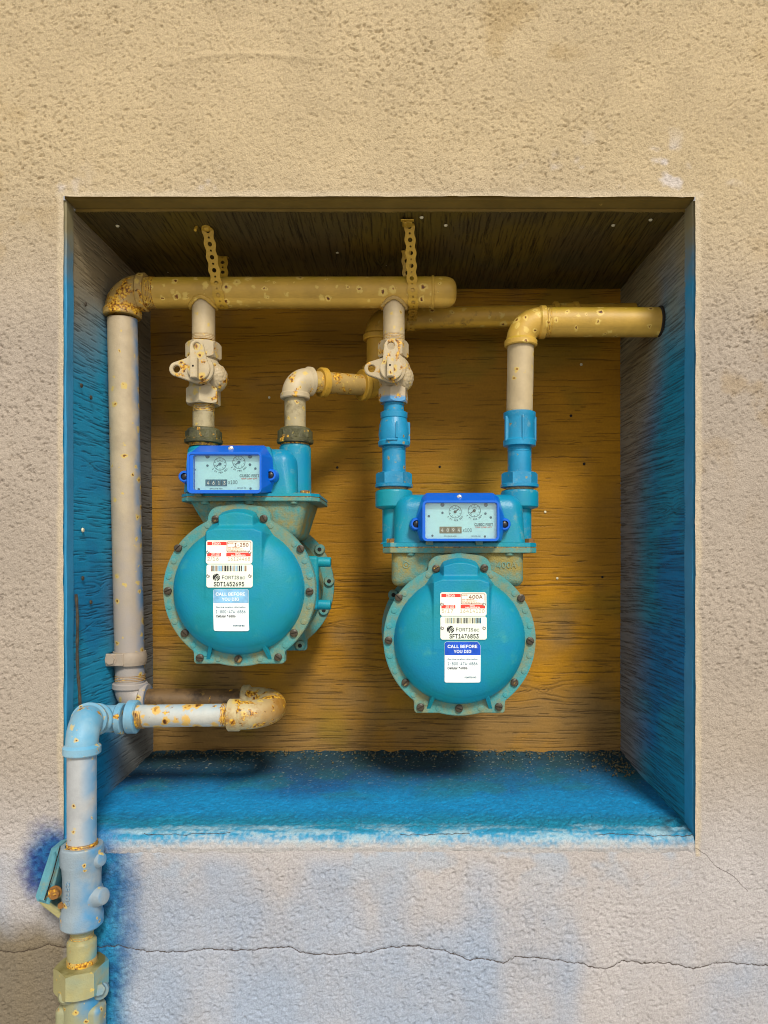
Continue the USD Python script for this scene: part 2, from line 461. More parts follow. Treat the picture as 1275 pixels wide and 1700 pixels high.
M_meter = paint('meter_enamel', (0.006, 0.235, 0.295), 0.001, 60.0, 0.01, rough=0.5, vary=0.22, bump=0.35, dirt=0.30, dirt_col=(0.03, 0.255, 0.285), alt=(0.003, 0.190, 0.335), spec=0.25)
M_flange = paint('flange_enamel', (0.07, 0.25, 0.235), 0.001, 60.0, 0.01, rough=0.55, vary=0.25, bump=0.45, dirt=0.8, dirt_col=(0.20, 0.20, 0.095), alt=(0.03, 0.24, 0.28), spec=0.25)
M_body = paint('body_enamel_dusty', (0.04, 0.22, 0.23), 0.001, 60.0, 0.01, rough=0.65, vary=0.25, bump=0.9, dirt=1.0, dirt_col=(0.25, 0.185, 0.035), spec=0.25)
M_house = paint('housing_enamel', (0.006, 0.25, 0.315), 0.001, 60.0, 0.01, rough=0.38, vary=0.18, bump=0.25, dirt=0.32, dirt_col=(0.17, 0.29, 0.25), alt=(0.003, 0.19, 0.34), spec=0.3)
M_index = material('blue_plastic', {'p': ('principled_bsdf', {'base_color': (0.001, 0.105, 0.56), 'roughness': 0.28, 'specular_ior_level': 0.35})})
M_dialplate = plain('dial_plate', (0.56, 0.93, 0.98), 0.4, vary=0.05)
M_pane = material('clear_window', {'f': ('fresnel', {'IOR': 1.45}), 't': ('transparent_bsdf', {'color': (0.97, 1.0, 1.0)}), 'g': ('glossy_bsdf', {'roughness': 0.05}), 'm': ('mix_closure', {})},
                  [('f.fac', 'm.fac'), ('t.BSDF', 'm.closure1'), ('g.BSDF', 'm.closure2')], surface='m.closure')
M_black = plain('black_plastic', (0.012, 0.014, 0.02), 0.35)
M_hole = plain('dark_hole', (0.01, 0.008, 0.006), 0.9)
M_bolt = paint('dark_bolt', (0.045, 0.034, 0.020), 0.4, 90.0, 0.4, blotch=0.12, rough=0.45, halo=(0.2, 0.14, 0.05))
M_screw = plain('steel_screw', (0.55, 0.53, 0.48), 0.3, metallic=0.8)
M_white = plain('white_plate', (0.78, 0.76, 0.68), 0.35, vary=0.05)
M_greenwhite = plain('pale_plate', (0.70, 0.76, 0.66), 0.35, vary=0.04)
M_sticker = plain('white_sticker', (0.74, 0.80, 0.82), 0.4, vary=0.03)
M_red = plain('red_print', (0.70, 0.035, 0.02), 0.4)
M_orange = plain('orange_print', (0.55, 0.24, 0.06), 0.4)
M_brownprint = plain('brown_print', (0.20, 0.08, 0.025), 0.4)
M_ink = plain('black_print', (0.015, 0.017, 0.018), 0.4)
M_inkblue = plain('dark_blue_print', (0.012, 0.10, 0.16), 0.4)
M_stickerblue = plain('sticker_blue', (0.005, 0.07, 0.50), 0.4, vary=0.25)
M_stickerfaded = plain('sticker_faded_blue', (0.20, 0.43, 0.66), 0.45, vary=0.3)
M_counter_a = plain('counter_window_blue', (0.012, 0.13, 0.22), 0.4)
M_counter_b = plain('counter_window_brown', (0.20, 0.16, 0.08), 0.4)
M_stamp = plain('stamped_digits', (0.36, 0.33, 0.20), 0.5)
M_clamp = paint('clamp_paint', (0.32, 0.26, 0.20), 0.6, 50.0, 0.25)
M_trim = paint('trim_paint', (0.02, 0.22, 0.42), 0.0, 40.0, 0.1, over=[((0.20, 0.17, 0.09), 'z', zw(480), zw(370))], vary=0.2)
M_head = paint('head_trim_paint', (0.22, 0.145, 0.03), 0.05, 60.0, 0.2, vary=0.3)
M_bead = paint('plaster_bead', (0.40, 0.33, 0.22), 0.0, 40.0, 0.1, over=[((0.55, 0.52, 0.47), 'z', zw(560), zw(900))], vary=0.15)
M_edge = plain('raw_panel_edge', (0.045, 0.036, 0.024), 0.9, vary=0.5, scale=200)
M_grit = plain('dry_grit', (0.10, 0.09, 0.05), 0.9, vary=0.8, scale=300)
M_pave = plain('concrete_paving', (0.34, 0.32, 0.29), 0.9, vary=0.2, scale=6)
M_fleck = plain('pale_flecks', (0.6, 0.55, 0.38), 0.6)


# ---------------------------------------------------------------- the setting
zg = -CZ / U
obj('pavement', trimesh.Trimesh([[-40000, -40000, zg], [40000, -40000, zg], [40000, 40000, zg], [-40000, 40000, zg]], [[0, 1, 2], [0, 2, 3]]), M_pave, kind='structure', smooth=False)

wall = thing('stucco_wall', 'beige stucco wall with a square plywood-lined recess and a cracked lower part', 'wall', (0, 0, zg))
HX0, HX1, HZ0, HZ1 = -564.0, 482.0, -484.0, 600.0


def axis_lines(lo, hi, a, b, cuts, step):
    """Grid lines: fine from a to b, passing exactly through the cuts, coarse out to lo and hi."""
    marks = sorted([a, *cuts, b])
    fine = np.concatenate([np.linspace(p, q, max(2, int(round((q - p) / step)) + 1))[:-1] for p, q in zip(marks, marks[1:])] + [[b]])
    lo_l = a - np.cumsum(np.geomspace(step * 2, (a - lo) / 3, 14))
    hi_l = b + np.cumsum(np.geomspace(step * 2, (hi - b) / 3, 14))
    return np.concatenate([lo_l[lo_l > lo][::-1], fine, hi_l[hi_l < hi]])


def grid_faces(nx, nz):
    i, j = np.meshgrid(np.arange(nz - 1), np.arange(nx - 1), indexing='ij')
    a = i * nx + j
    return a.ravel(), (a + 1).ravel(), (a + nx + 1).ravel(), (a + nx).ravel()


def n2(x, z, s, seed=0, rot=0.0, sx=1.0):
    c, q = math.cos(rot), math.sin(rot)
    u, v = x * c + z * q, -x * q + z * c
    return meshkit.noise(np.stack([u / (s * sx) + 911.3, v / s + 517.7, np.full_like(u, seed * 7.31 + .5)], -1), seed)


def f2(x, z, s, seed=0, o=4, rot=0.0, sx=1.0):
    return sum(0.5 ** (i + 1) * n2(x, z, s / 2 ** i, seed + i, rot, sx) for i in range(o)) / (1 - .5 ** o)


def build_stucco():
    xs = axis_lines(-4200, 4200, -685, 620, [HX0, HX1], 1.85)
    zs = axis_lines(zg - 20, 3200, -785, 940, [HZ0, HZ1], 1.85)
    X, Z = np.meshgrid(xs, zs)
    nz, nx = X.shape
    inside = (X > HX0 + .01) & (X < HX1 - .01) & (Z > HZ0 + .01) & (Z < HZ1 - .01)
    a, b, c, d = grid_faces(nx, nz)
    xm, zm = (X.ravel()[a] + X.ravel()[b]) / 2, (Z.ravel()[a] + Z.ravel()[d]) / 2
    keep = ~((xm > HX0) & (xm < HX1) & (zm > HZ0) & (zm < HZ1))
    a, b, c, d = a[keep], b[keep], c[keep], d[keep]
    F = np.vstack([np.stack([a, b, c], 1), np.stack([a, c, d], 1)])
    used = np.zeros(nx * nz, bool)
    used[F] = True
    idx = np.cumsum(used) - 1
    F = idx[F]
    x, z = X.ravel()[used], Z.ravel()[used]
    px, py = x + VX, VY - z
    # relief: trowelled dash coat, ridges and pits, calmer in places
    rot = -0.35 + 0.5 * (f2(x, z, 420, 3, 2) - .5)
    w = f2(x, z, 160, 11, 3)
    r1 = n2(x, z, 4.4, 21, -0.5, 1.5)
    r2 = n2(x, z, 3.0, 22, -0.3, 1.2)
    r3 = n2(x, z, 11, 23, 0.2, 1.6)
    r4 = n2(x, z, 26, 25, -0.4, 2.2)
    pits = sm(n2(x, z, 2.7, 24, -.4, 1.3), 0.70, 0.88)
    rough = 0.80 + 0.60 * sm(w, .3, .7) * (0.55 + .45 * sm(f2(x, z, 60, 14, 3), .35, .6))
    h = (1.0 * r1 + 1.35 * r2 + 0.5 * r3 + .7 * r4) * rough - 2.2 * pits * rough
    h = h + 5.0 * f2(x, z, 230, 5, 3)
    arc = np.hypot((px - 430) / 1.55, py - 400)            # trowel sweep over the opening
    h = h + 2.0 * np.exp(-((arc - 300 - 14 * f2(x, z, 60, 6, 2)) / 5.0) ** 2) * (py < 190) * sm(px, 250, 320) * (1 - sm(px, 500, 580))
    # distance to the opening: smooth plaster bead
    dx = np.maximum(np.maximum(HX0 - x, x - HX1), 0)
    dzt = np.maximum(z - HZ1, 0)
    dzb = np.maximum(HZ0 - z, 0)
    side_d = np.where((z < HZ1 + 12) & (z > HZ0 - 8), np.hypot(dx, np.maximum(z - HZ1, 0)), 1e3)
    side_d = np.where((dx == 0) & (z < HZ0 + 2), 1e3, side_d)
    top_d = np.where((x > HX0 - 14) & (x < HX1 + 14), dzt + 0 * x, 1e3)
    top_d = np.where(z >= HZ1 - 1, top_d, 1e3)
    bead = 1 - sm(np.minimum(side_d, top_d) + 3 * (r3 - .5) + 9 * (f2(x, z, 45, 15, 3) - .5), 5, 12)
    h = h * (1 - bead) + (3.2 + 0.8 * r1 + 3.0 * (f2(x, z, 36, 16, 3) - .5)) * bead
    t = -h
    inx = (x >= HX0 - 1) & (x <= HX1 + 1)
    edge = np.exp(-dzb / 16) * inx * (z < HZ0 + 1)
    t = t * (1 - 0.6 * edge)
    # uneven plaster edges round the opening
    wx = 5.0 * (f2(z, z * 0, 70, 101, 4) - .5)
    side_in = (z < HZ1 + 4) & (z > HZ0 - 4)
    x = x + wx * np.exp(-np.abs(x - HX0) / 8) * side_in + 5.0 * (f2(z, z * 0, 70, 103, 4) - .5) * np.exp(-np.abs(x - HX1) / 8) * side_in
    z = z + 4.5 * (f2(x, x * 0, 80, 105, 4) - .5) * np.exp(-np.abs(z - HZ1) / 8) * ((x > HX0 - 4) & (x < HX1 + 4))
    # paint colours
    tone = f2(x, z, 330, 41, 4)
    tone2 = f2(x, z, 70, 47, 4)
    warm, side, low, lowb = (0.445, 0.35, 0.212), (0.355, 0.30, 0.245), (0.41, 0.385, 0.38), (0.27, 0.34, 0.45)
    col = lerp(warm, side, sm(py + 160 * (tone - .5), 230, 640))
    col = lerp(col, low, sm(py + 120 * (tone - .5), 1230, 1480))
    strk = f2(x, z / 3.2, 95, 52, 5)
    bl = sm(.55 * strk + .45 * f2(x, z, 150, 55, 5) + .16 * sm(py, 1420, 1640) - .22 * sm(px + 160 * (tone2 - .5), 820, 1080) + .10 * (tone2 - .5), .36, .72) * sm(py, 1395, 1450)
    col = lerp(col, lowb, bl * .8)
    wht = sm(f2(x, z, 46, 61, 5), .56, .68)
    near = np.exp(-((px - 1060) / 130) ** 2 - ((py - 285) / 45) ** 2) + 0.6 * np.exp(-((px - 95) / 40) ** 2 - ((py - 310) / 30) ** 2) + 0.5 * np.exp(-((px - 330) / 90) ** 2 - ((py - 300) / 18) ** 2)
    col = lerp(col, (0.52, 0.47, 0.44), np.clip(wht * near * 1.5, 0, .85))
    och = sm(f2(x, z, 55, 66, 5), .56, .72) * sm(f2(x, z, 260, 67, 2), .45, .6)
    col = lerp(col, (0.27, 0.165, 0.035),   .3 * och * (1 - sm(py, 1250, 1400)))
    col = col * (0.90 + 0.2 * tone2)[:, None]
    col = lerp(col, (0.50, 0.415, 0.29), bead * .7)
    speck = sm(n2(x, z, 2.4, 71, -.4, 1.3), .70, .92) * (.35 + .65 * sm(f2(x, z, 90, 72, 3), .40, .6))
    col = lerp(col, lerp((0.15, 0.095, 0.032), (0.17, 0.14, 0.12), sm(py, 600, 1300)), speck * .58)
    # blue overspray
    fine = n2(x, z, 4.5, 83) - .5 + .8 * (n2(x, z, 11, 84) - .5)
    e1 = 1 - sm(np.hypot((px - 92) / 64, (py - 1424) / 72) + .7 * (tone2 - .5) + .16 * fine, .45, 1.2)
    col = lerp(col, lerp((0.002, 0.034, 0.17), (0.003, 0.10, 0.28), sm(fine + .8 * (tone2 - .5), -.35, .45)), e1 * .97)
    e2 = (1 - sm(px + 44 * (tone2 - .5) + 9 * fine, 186, 238)) * sm(px, 108, 140) * sm(py, 1380, 1400)
    col = lerp(col, lerp((0.003, 0.095, 0.25), (0.004, 0.20, 0.38), sm(.6 * fine + 1.4 * (tone2 - .5), -.3, .4)), e2 * .97)
    e3 = (1 - sm(px, 100, 150)) * sm(py + 110 * (tone2 - .5), 1470, 1560)
    col = lerp(col, (0.15, 0.105, 0.04), e3 * .85)
    wash = np.exp(-dzb / 45.0) * inx * (z < HZ0) * sm(f2(x, z, 60, 77, 4), .5, .62)
    col = lerp(col, (0.26, 0.38, 0.52), wash * .45)
    # cracks (signed distances in units)
    cx = [-700, 60, 80, 95, 118, 160, 200, 225, 285, 350, 410, 480, 500, 545, 600, 650, 700, 730, 780, 800, 835, 855, 900, 940, 1005, 1035, 1075, 1110, 1150, 1200, 1275, 1900]
    cy = [1590, 1577, 1565, 1568, 1574, 1571, 1569, 1574, 1580, 1574, 1576, 1569, 1579, 1584, 1581, 1571, 1569, 1573, 1592, 1588, 1595, 1586, 1589, 1593, 1606, 1594, 1597, 1596, 1607, 1596, 1603, 1600]
    jit = 5 * (n2(px, px * 0, 17, 91) - .5) + 3 * (n2(px, px * 0, 6, 92) - .5)
    crack = py - (np.interp(px, cx, cy) + jit)
    crack = np.where((np.abs(crack) < 40) & (px > -100) & (px < 1400), crack, 40)
    cc = py - np.interp(px, [1150, 1172, 1185, 1215, 1240], [1404, 1418, 1436, 1452, 1478])
    cc = np.where((px > 1150) & (px < 1240) & (np.abs(cc) < 30), cc, 30)
    t = t + 1.6 * np.exp(-(crack / 2.2) ** 2)
    V = np.stack([x, t, z], 1)
    obj('stucco_face', trimesh.Trimesh(V, F, process=False), M_stucco, wall, smooth=True,
        prim={'Cd': (col, C3), 'crack_low': (crack, F1), 'crack_corner': (cc, F1)})


build_stucco()


def crack_raster(S, C, n, seed, lmin, lmax, wmax, dense=None):
    """Plywood checks along the grain: S cells along, C cells across; returns depth 0..1."""
    rng = np.random.default_rng(seed)
    A = np.zeros((C, S), np.float32)
    for _ in range(n):
        c = int(rng.random() * C)
        if dense is not None and rng.random() > dense(c / C):
            continue
        L = int(np.exp(rng.uniform(np.log(lmin), np.log(lmax)))) * (4 if _ % 45 == 0 else 1)
        s0 = int(rng.random() * (S + L)) - L
        dep, w = rng.uniform(.35, 1.0), rng.uniform(.5, wmax)
        ss = np.arange(max(s0, 0), min(s0 + L, S))
        if len(ss) < 2:
            continue
        q = (ss - s0) / L
        taper = np.minimum(1, np.minimum(q, 1 - q) * 6) * (0.75 + .25 * rng.random(len(ss)))
        wob = np.cumsum(rng.normal(0, .10, len(ss)))
        if dense is not None:
            w *= .7 + .6 * dense(c / C)
        for o in (-2, -1, 0, 1, 2):
            rows = np.round(c + wob).astype(int) + o
            ok = (rows >= 0) & (rows < C)
            fall = max(0.0, 1 - abs(o) / (w + .35))
            A[rows[ok], ss[ok]] = np.maximum(A[rows[ok], ss[ok]], (dep * fall * taper)[ok])
    return A


def panel(name, c00, c10, c11, c01, n_in, colour, seed, ncr, knots=(), along='a', lens=(8, 60), wmax=1.4, depth=2.2, dense=None, fine=1.15, coarse=4.0, label=None, ck=1.1):
    """Plywood sheet between four corners (c00 to c10 runs along the grain). n_in points into the niche."""
    c00, c10, c11, c01 = (np.asarray(q, float) for q in (c00, c10, c11, c01))
    La, Lc = np.linalg.norm(c10 - c00), np.linalg.norm(c01 - c00)
    na, nc = int(La / coarse) + 1, int(Lc / fine) + 1
    a, c = np.meshgrid(np.linspace(0, 1, na), np.linspace(0, 1, nc))
    A = crack_raster(int(La / 2), int(Lc / .9), ncr, seed, lens[0], lens[1], wmax, dense)
    sa, sc = a * La, c * Lc
    warp = 14 * (f2(sa, sc * 2.2, 240, seed + 3, 3) - .5)
    swirl = np.zeros_like(sa)
    for (ka, kc, kr) in knots:
        dx, dz = (sa - ka), (sc - kc)
        g = np.exp(-(dx / (kr * 2.6)) ** 2)
        warp = warp + np.sign(dz) * kr * .9 * g * np.exp(-np.abs(dz) / (kr * 1.6))
        rr = np.hypot(dx / 1.7, dz)
        swirl = np.maximum(swirl, np.clip(np.sin(rr * 1.35) * 1.2 - .25, 0, 1) * np.exp(-(rr / (kr * .62)) ** 2))
    row, colm = (sc + warp) / .9, sa / 2
    crack = map_coordinates(A, [np.clip(row, 0, A.shape[0] - 1), np.clip(colm, 0, A.shape[1] - 1)], order=1)
    crack = np.maximum(crack, swirl * .8)
    grain = f2(sa / 14, (sc + warp), 3.2, seed + 9, 2)
    base = c00[None, None] * ((1 - a) * (1 - c))[..., None] + c10 * (a * (1 - c))[..., None] + c11 * (a * c)[..., None] + c01 * ((1 - a) * c)[..., None]
    disp = -depth * crack + .7 * (grain - .5) + 3.0 * (f2(sa, sc, 170, seed + 13, 2) - .5)
    Pn = base + disp[..., None] * np.asarray(n_in, float)
    a_, b_, c_, d_ = grid_faces(na, nc)
    F = np.vstack([np.stack([a_, b_, c_], 1), np.stack([a_, c_, d_], 1)])
    V = Pn.reshape(-1, 3)
    f0 = F[0]
    if np.dot(np.cross(V[f0[1]] - V[f0[0]], V[f0[2]] - V[f0[0]]), n_in) < 0:
        F = F[:, ::-1]
    B = base.reshape(-1, 3)
    px, py = B[:, 0] / k(B[:, 1]) + VX, VY - B[:, 2] / k(B[:, 1])
    col = colour(px, py, B)
    col = col * (1.04 - .22 * (1 - grain.ravel()))[:, None]
    cr = crack.ravel()[:, None]
    col = col * (1 - np.clip(cr * ck, 0, .94)) + np.array([0.016, 0.010, 0.006]) * np.clip(cr * ck, 0, .94)
    return obj(name, trimesh.Trimesh(V, F, process=False), M_ply, wall, smooth=True, prim={'Cd': (col, C3)}, label=label)


TB = 380.0


def col_back(px, py, B):
    x, z = B[:, 0], B[:, 2]
    n, m = f2(x, z, 230, 201, 4), f2(x, z, 90, 207, 4)
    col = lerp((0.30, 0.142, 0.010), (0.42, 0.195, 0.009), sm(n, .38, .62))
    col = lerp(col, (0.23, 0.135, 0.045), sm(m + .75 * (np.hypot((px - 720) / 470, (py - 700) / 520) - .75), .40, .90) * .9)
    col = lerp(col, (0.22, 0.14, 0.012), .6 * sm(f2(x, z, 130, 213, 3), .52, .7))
    # blue-grey overspray low down near the sill
    return col


def col_left(px, py, B):
    t, z = B[:, 1], B[:, 2]
    n = f2(t, z, 120, 301, 4)
    up = sm(py + 90 * (n - .5), 620, 400)
    col = lerp((0.012, 0.25, 0.44), (0.008, 0.18, 0.38), sm(n, .4, .65))
    g = np.clip(np.maximum(1 - sm(py + 130 * (n - .5), 420, 640), sm(t + 60 * (n - .5), 130, 270)), 0, 1)
    return lerp(col, lerp((0.25, 0.20, 0.12), (0.16, 0.17, 0.17), sm(py, 450, 800)), g)


def col_right(px, py, B):
    t, z = B[:, 1], B[:, 2]
    n = f2(t, z, 120, 401, 4)
    col = lerp((0.010, 0.21, 0.36), (0.006, 0.16, 0.37), sm(n, .4, .65))
    front = 60 + 150 * sm(py, 430, 900)
    g = np.clip(np.maximum(1 - sm(py + 120 * (n - .5), 400, 620), sm(t + 70 * (n - .5), front - 40, front + 150)), 0, 1)
    return lerp(col, lerp((0.25, 0.205, 0.11), (0.18, 0.18, 0.185), sm(py, 520, 900)), g)


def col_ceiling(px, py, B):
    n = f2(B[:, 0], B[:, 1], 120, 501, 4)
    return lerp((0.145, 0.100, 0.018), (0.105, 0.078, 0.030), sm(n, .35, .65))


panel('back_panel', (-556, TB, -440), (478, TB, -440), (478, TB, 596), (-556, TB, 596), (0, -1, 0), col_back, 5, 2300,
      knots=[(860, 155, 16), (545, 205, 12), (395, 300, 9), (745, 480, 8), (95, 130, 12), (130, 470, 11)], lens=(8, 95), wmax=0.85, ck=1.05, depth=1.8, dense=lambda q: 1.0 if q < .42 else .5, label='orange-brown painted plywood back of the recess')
panel('side_panel', (-563.5, 26, -470), (-546, TB + 3, -470), (-552, TB + 3, 598), (-565, 26, 598), (1, 0, 0), col_left, 7, 1500,
      knots=[(70, 640, 9), (110, 420, 8), (60, 350, 7)], lens=(9, 62), wmax=1.0, ck=.85, coarse=3.2, label='blue left plywood side with grey upper end')
panel('side_panel', (480.6, 36, -470), (471, TB + 3, -470), (470, TB + 3, 598), (481, 36, 598), (-1, 0, 0), col_right, 9, 2300,
      knots=[(60, 560, 10)], lens=(16, 110), wmax=.95, ck=.85, coarse=3.2, label='blue right plywood side, grey towards the back')
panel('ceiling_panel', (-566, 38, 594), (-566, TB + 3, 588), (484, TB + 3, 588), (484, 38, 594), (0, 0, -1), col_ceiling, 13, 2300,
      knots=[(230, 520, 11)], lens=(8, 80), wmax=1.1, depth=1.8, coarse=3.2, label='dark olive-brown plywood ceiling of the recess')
def wobble(m, amp, s, seed, edge=9.0):
    v, f = trimesh.remesh.subdivide_to_size(np.asarray(m.vertices), np.asarray(m.faces), edge, max_iter=20)
    d = np.stack([meshkit.fbm(v / s + 31.7 * q, 3, seed + q) - .5 for q in range(3)], 1)
    return trimesh.Trimesh(v + 2 * amp * d, f, process=False)


obj('head_trim', wobble(cat([box(-566, 484, 5, 40, 599.6, 616), box(-563, 481, 37, 41, 594.5, 599.2)]), 1.1, 60, 4), M_head, wall, smooth=30, label='brown painted strip under the top edge')
obj('jamb_trim', wobble(rbox(-578, HX0 + 1.5, 4, 31, -480, 598, 1.6), 1.2, 70, 5, 14), M_trim, wall, label='blue painted left edge strip')
obj('jamb_trim', wobble(rbox(HX1 - 1.5, 496, 4, 41, -480, 598, 1.6), 1.2, 70, 6, 14), M_trim, wall, label='blue painted right edge strip')
# a raw panel edge has opened along the lower left jamb
_e = [(-559.5 + 3.0 * math.sin(q * 9) * .4 + 5.5 * q, 33 + 2 * q, -60 - 215 * q) for q in np.linspace(0, 1, 24)]
obj('panel_edge', tube(_e, [2.6 + 1.0 * math.sin(i * 1.7) * .4 for i in range(24)], 8), M_edge, wall, label='dark split panel edge beside the left strip')


SILL_T = [3, -2, -4.5, -4, 0, 8, 20, 40, 120, 388]
SILL_Z = [-494, -487, -478, -468, -460.5, -455, -452, -450, -446, -420]


def build_sill():
    nx = 540
    arc = np.concatenate([[0], np.cumsum(np.hypot(np.diff(SILL_T), np.diff(SILL_Z)))])
    ss = np.concatenate([np.arange(0, 75, 1.35), np.linspace(75, arc[-1], 150)])
    xs = np.linspace(-563, 481, nx)
    X, S = np.meshgrid(xs, ss)
    x, sv_ = X.ravel(), S.ravel()
    t, z = np.interp(sv_, arc, SILL_T), np.interp(sv_, arc, SILL_Z)
    nt_ = np.interp(sv_, [0, 18, 34, 60, 90], [-1, -1, -.6, -.15, -.06])
    nz_ = np.interp(sv_, [0, 14, 30, 60, 90], [0, .1, .8, .98, 1.0])
    n1, nb, ns = f2(x, t, 40, 601, 4), f2(x, t, 150, 603, 4), n2(x, sv_, 4.2, 607)
    fr = n2(x, sv_, 2.8, 608)
    g = n2(x, sv_, 7, 609)
    band = sm(sv_, 48, 62) * (1 - sm(sv_, 92, 125))
    amp = 1.6 * (ns - .5) + 1.2 * (fr - .5) + 2.2 * (g - .5)
    d = amp * (.7 + .55 * band - .3 * sm(sv_, 120, 200)) + 4.5 * (n1 - .5) * (1 - .6 * sm(sv_, 60, 120)) + 6 * (f2(x, x * 0, 110, 88, 3) - .5) * (1 - sm(sv_, 40, 90)) + 4 * (nb - .5)
    d = d + sm(t, 300, 370) * 5 * n2(x, t, 14, 611) - 2.5 * sm(n2(x, sv_, 3.6, 612), .72, .9) * (.4 + band)
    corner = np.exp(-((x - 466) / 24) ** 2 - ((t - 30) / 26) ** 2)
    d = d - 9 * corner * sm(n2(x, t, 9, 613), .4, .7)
    t, z = t + nt_ * d, z + nz_ * d
    gr = n2(x, sv_, 4, 631) - .5 + .7 * (n2(x, sv_, 10, 632) - .5)
    st = f2(x / 5.0, sv_, 11, 641, 4)
    col = lerp((0.004, 0.150, 0.35), (0.004, 0.105, 0.30), sm(nb, .4, .62))
    col = lerp(col, (0.004, 0.225, 0.48), sm(sv_, 80, 130) * (1 - sm(sv_ + 90 * (nb - .5), 150, 250)) * .8)
    col = lerp(col, (0.008, 0.195, 0.27), (1 - sm(sv_ + 40 * (n1 - .5), 70, 135)) * .7)
    col = lerp(col, (0.012, 0.17, 0.22), .6 * sm(f2(x, t, 60, 617, 4), .5, .66) * sm(sv_, 150, 220))
    col = col * np.clip(1 + .36 * gr, .4, 1.5)[:, None]
    pale = lerp((0.25, 0.40, 0.48), (0.03, 0.24, 0.42), sm(st + .25 * gr, .36, .66))
    col = lerp(col, pale, (1 - sm(sv_ + 18 * (n1 - .5) + 9 * gr + 34 * (st - .5), 36, 72)) * .95)
    col = lerp(col, (0.43, 0.41, 0.405), (1 - sm(sv_ + 16 * (n1 - .5) + 9 * gr, 14, 42)) * .97)
    col = lerp(col, (0.010, 0.14, 0.36), (1 - sm(x + 30 * gr + 60 * (n1 - .5), -505, -440)) * (1 - sm(sv_, 40, 80)) * .9)
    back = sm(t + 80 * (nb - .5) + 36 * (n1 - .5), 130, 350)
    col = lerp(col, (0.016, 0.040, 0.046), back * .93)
    fl = sm(n2(x, t, 3.0, 621), .86, .95) * (back * .7 + .10)
    col = lerp(col, (0.30, 0.32, 0.26), fl)
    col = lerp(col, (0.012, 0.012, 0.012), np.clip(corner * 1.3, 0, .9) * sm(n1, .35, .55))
    # hairline cracks near the lip: signed distance, broken by gaps
    line = sv_ - (41 + 16 * (f2(x, x * 0, 90, 651, 4) - .5) + 5 * (n2(x, x * 0, 9, 652) - .5))
    line = np.where(n2(x, x * 0, 75, 653) > .47, line, 40)
    a, b, c, e = grid_faces(nx, len(ss))
    F = np.vstack([np.stack([a, b, c], 1), np.stack([a, c, e], 1)])
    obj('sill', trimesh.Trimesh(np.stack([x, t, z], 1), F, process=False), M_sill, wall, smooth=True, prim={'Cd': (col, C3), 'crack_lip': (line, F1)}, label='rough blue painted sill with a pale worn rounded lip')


build_sill()
# holes and nail scars in the plywood
obj('pipe_hole', lathe((477.5, 152, P(0, 533, 150)[2]), (-1, 0, 0), [(0, 28.4), (3.0, 27.6), (3.2, 25)], 19), M_hole, wall)
for px, py, t in ((158, 505, 70), (180, 660, 90), (150, 640, 55), (152, 880, 60), (165, 1000, 90), (140, 960, 60)):
    c = P(px, py, t)
    obj('nail_scar', lathe((-561 + 16.5 * (t - 26) / 357 - 1.0, t, c[2]), (1, .0, 0), [(0, 4.2), (2.2, 3.4), (2.6, 1.2)], 10), M_edge if px != 152 else M_fleck, wall)
for px, py in ((740, 375), (700, 362), (1080, 366), (1018, 375), (195, 376), (280, 452), (640, 440), (560, 420), (905, 470)):
    kk = 591.0 / (VY - py)
    t = (kk - 1) * D
    if 45 < t < 370:
        obj('nail_scar', lathe(((px - VX) * kk, t, 592.5), (0, 0, -1), [(0, 3.6), (2.2, 2.6), (2.6, 1)], 10), M_fleck, wall)
for px, py in ((730, 775), (970, 770), (925, 960), (905, 850), (560, 776), (447, 660), (965, 605), (948, 690), (715, 1000), (1000, 958)):
    c = P(px, py, TB)
    obj('nail_scar', lathe((c[0], TB + 1, c[2]), (0, -1, 0), [(0, 3.2), (2.6, 2.4), (3.0, 1)], 10), M_fleck if px % 2 else M_hole, wall)


# ---------------------------------------------------------------- supply pipe
TH = 165.0
ZH = P(0, 485.5, TH)[2]
RH = 28.3
sup = thing('supply_pipe', 'thick beige rust-spotted gas pipe rising on the left and crossing under the recess ceiling', 'gas pipe', P(133, 1400, -35))
xh0, xh1 = P(243, 487, TH)[0], P(757, 485, TH)[0]
obj('pipe', lathe((xh0, TH, ZH - 1), (1, 0, 0.002), [(0, RH), (xh1 - xh0 - 20, RH), (xh1 - xh0 - 12, RH - 1.6), (xh1 - xh0 - 6, RH - 4.8), (xh1 - xh0 - 2, RH - 9.5), (xh1 - xh0, RH - 15), (xh1 - xh0 + 1, 3)], 56), M_header, sup, label='welded horizontal header pipe with a rounded closed end')


def weld_ring(A, d, r, w, seed, n=60):
    u, v, d = basis(d)
    rng = np.random.default_rng(seed)
    q, rr = [], []
    for i in range(n + 1):
        th = i / n * 2 * np.pi
        q.append(np.asarray(A) + r * (math.cos(th) * u + math.sin(th) * v))
        rr.append(w * (0.8 + .45 * abs(math.sin(i * 1.3)) + .2 * rng.random()))
    rr[-1] = rr[0]
    return tube(q, rr, 10, caps=False)


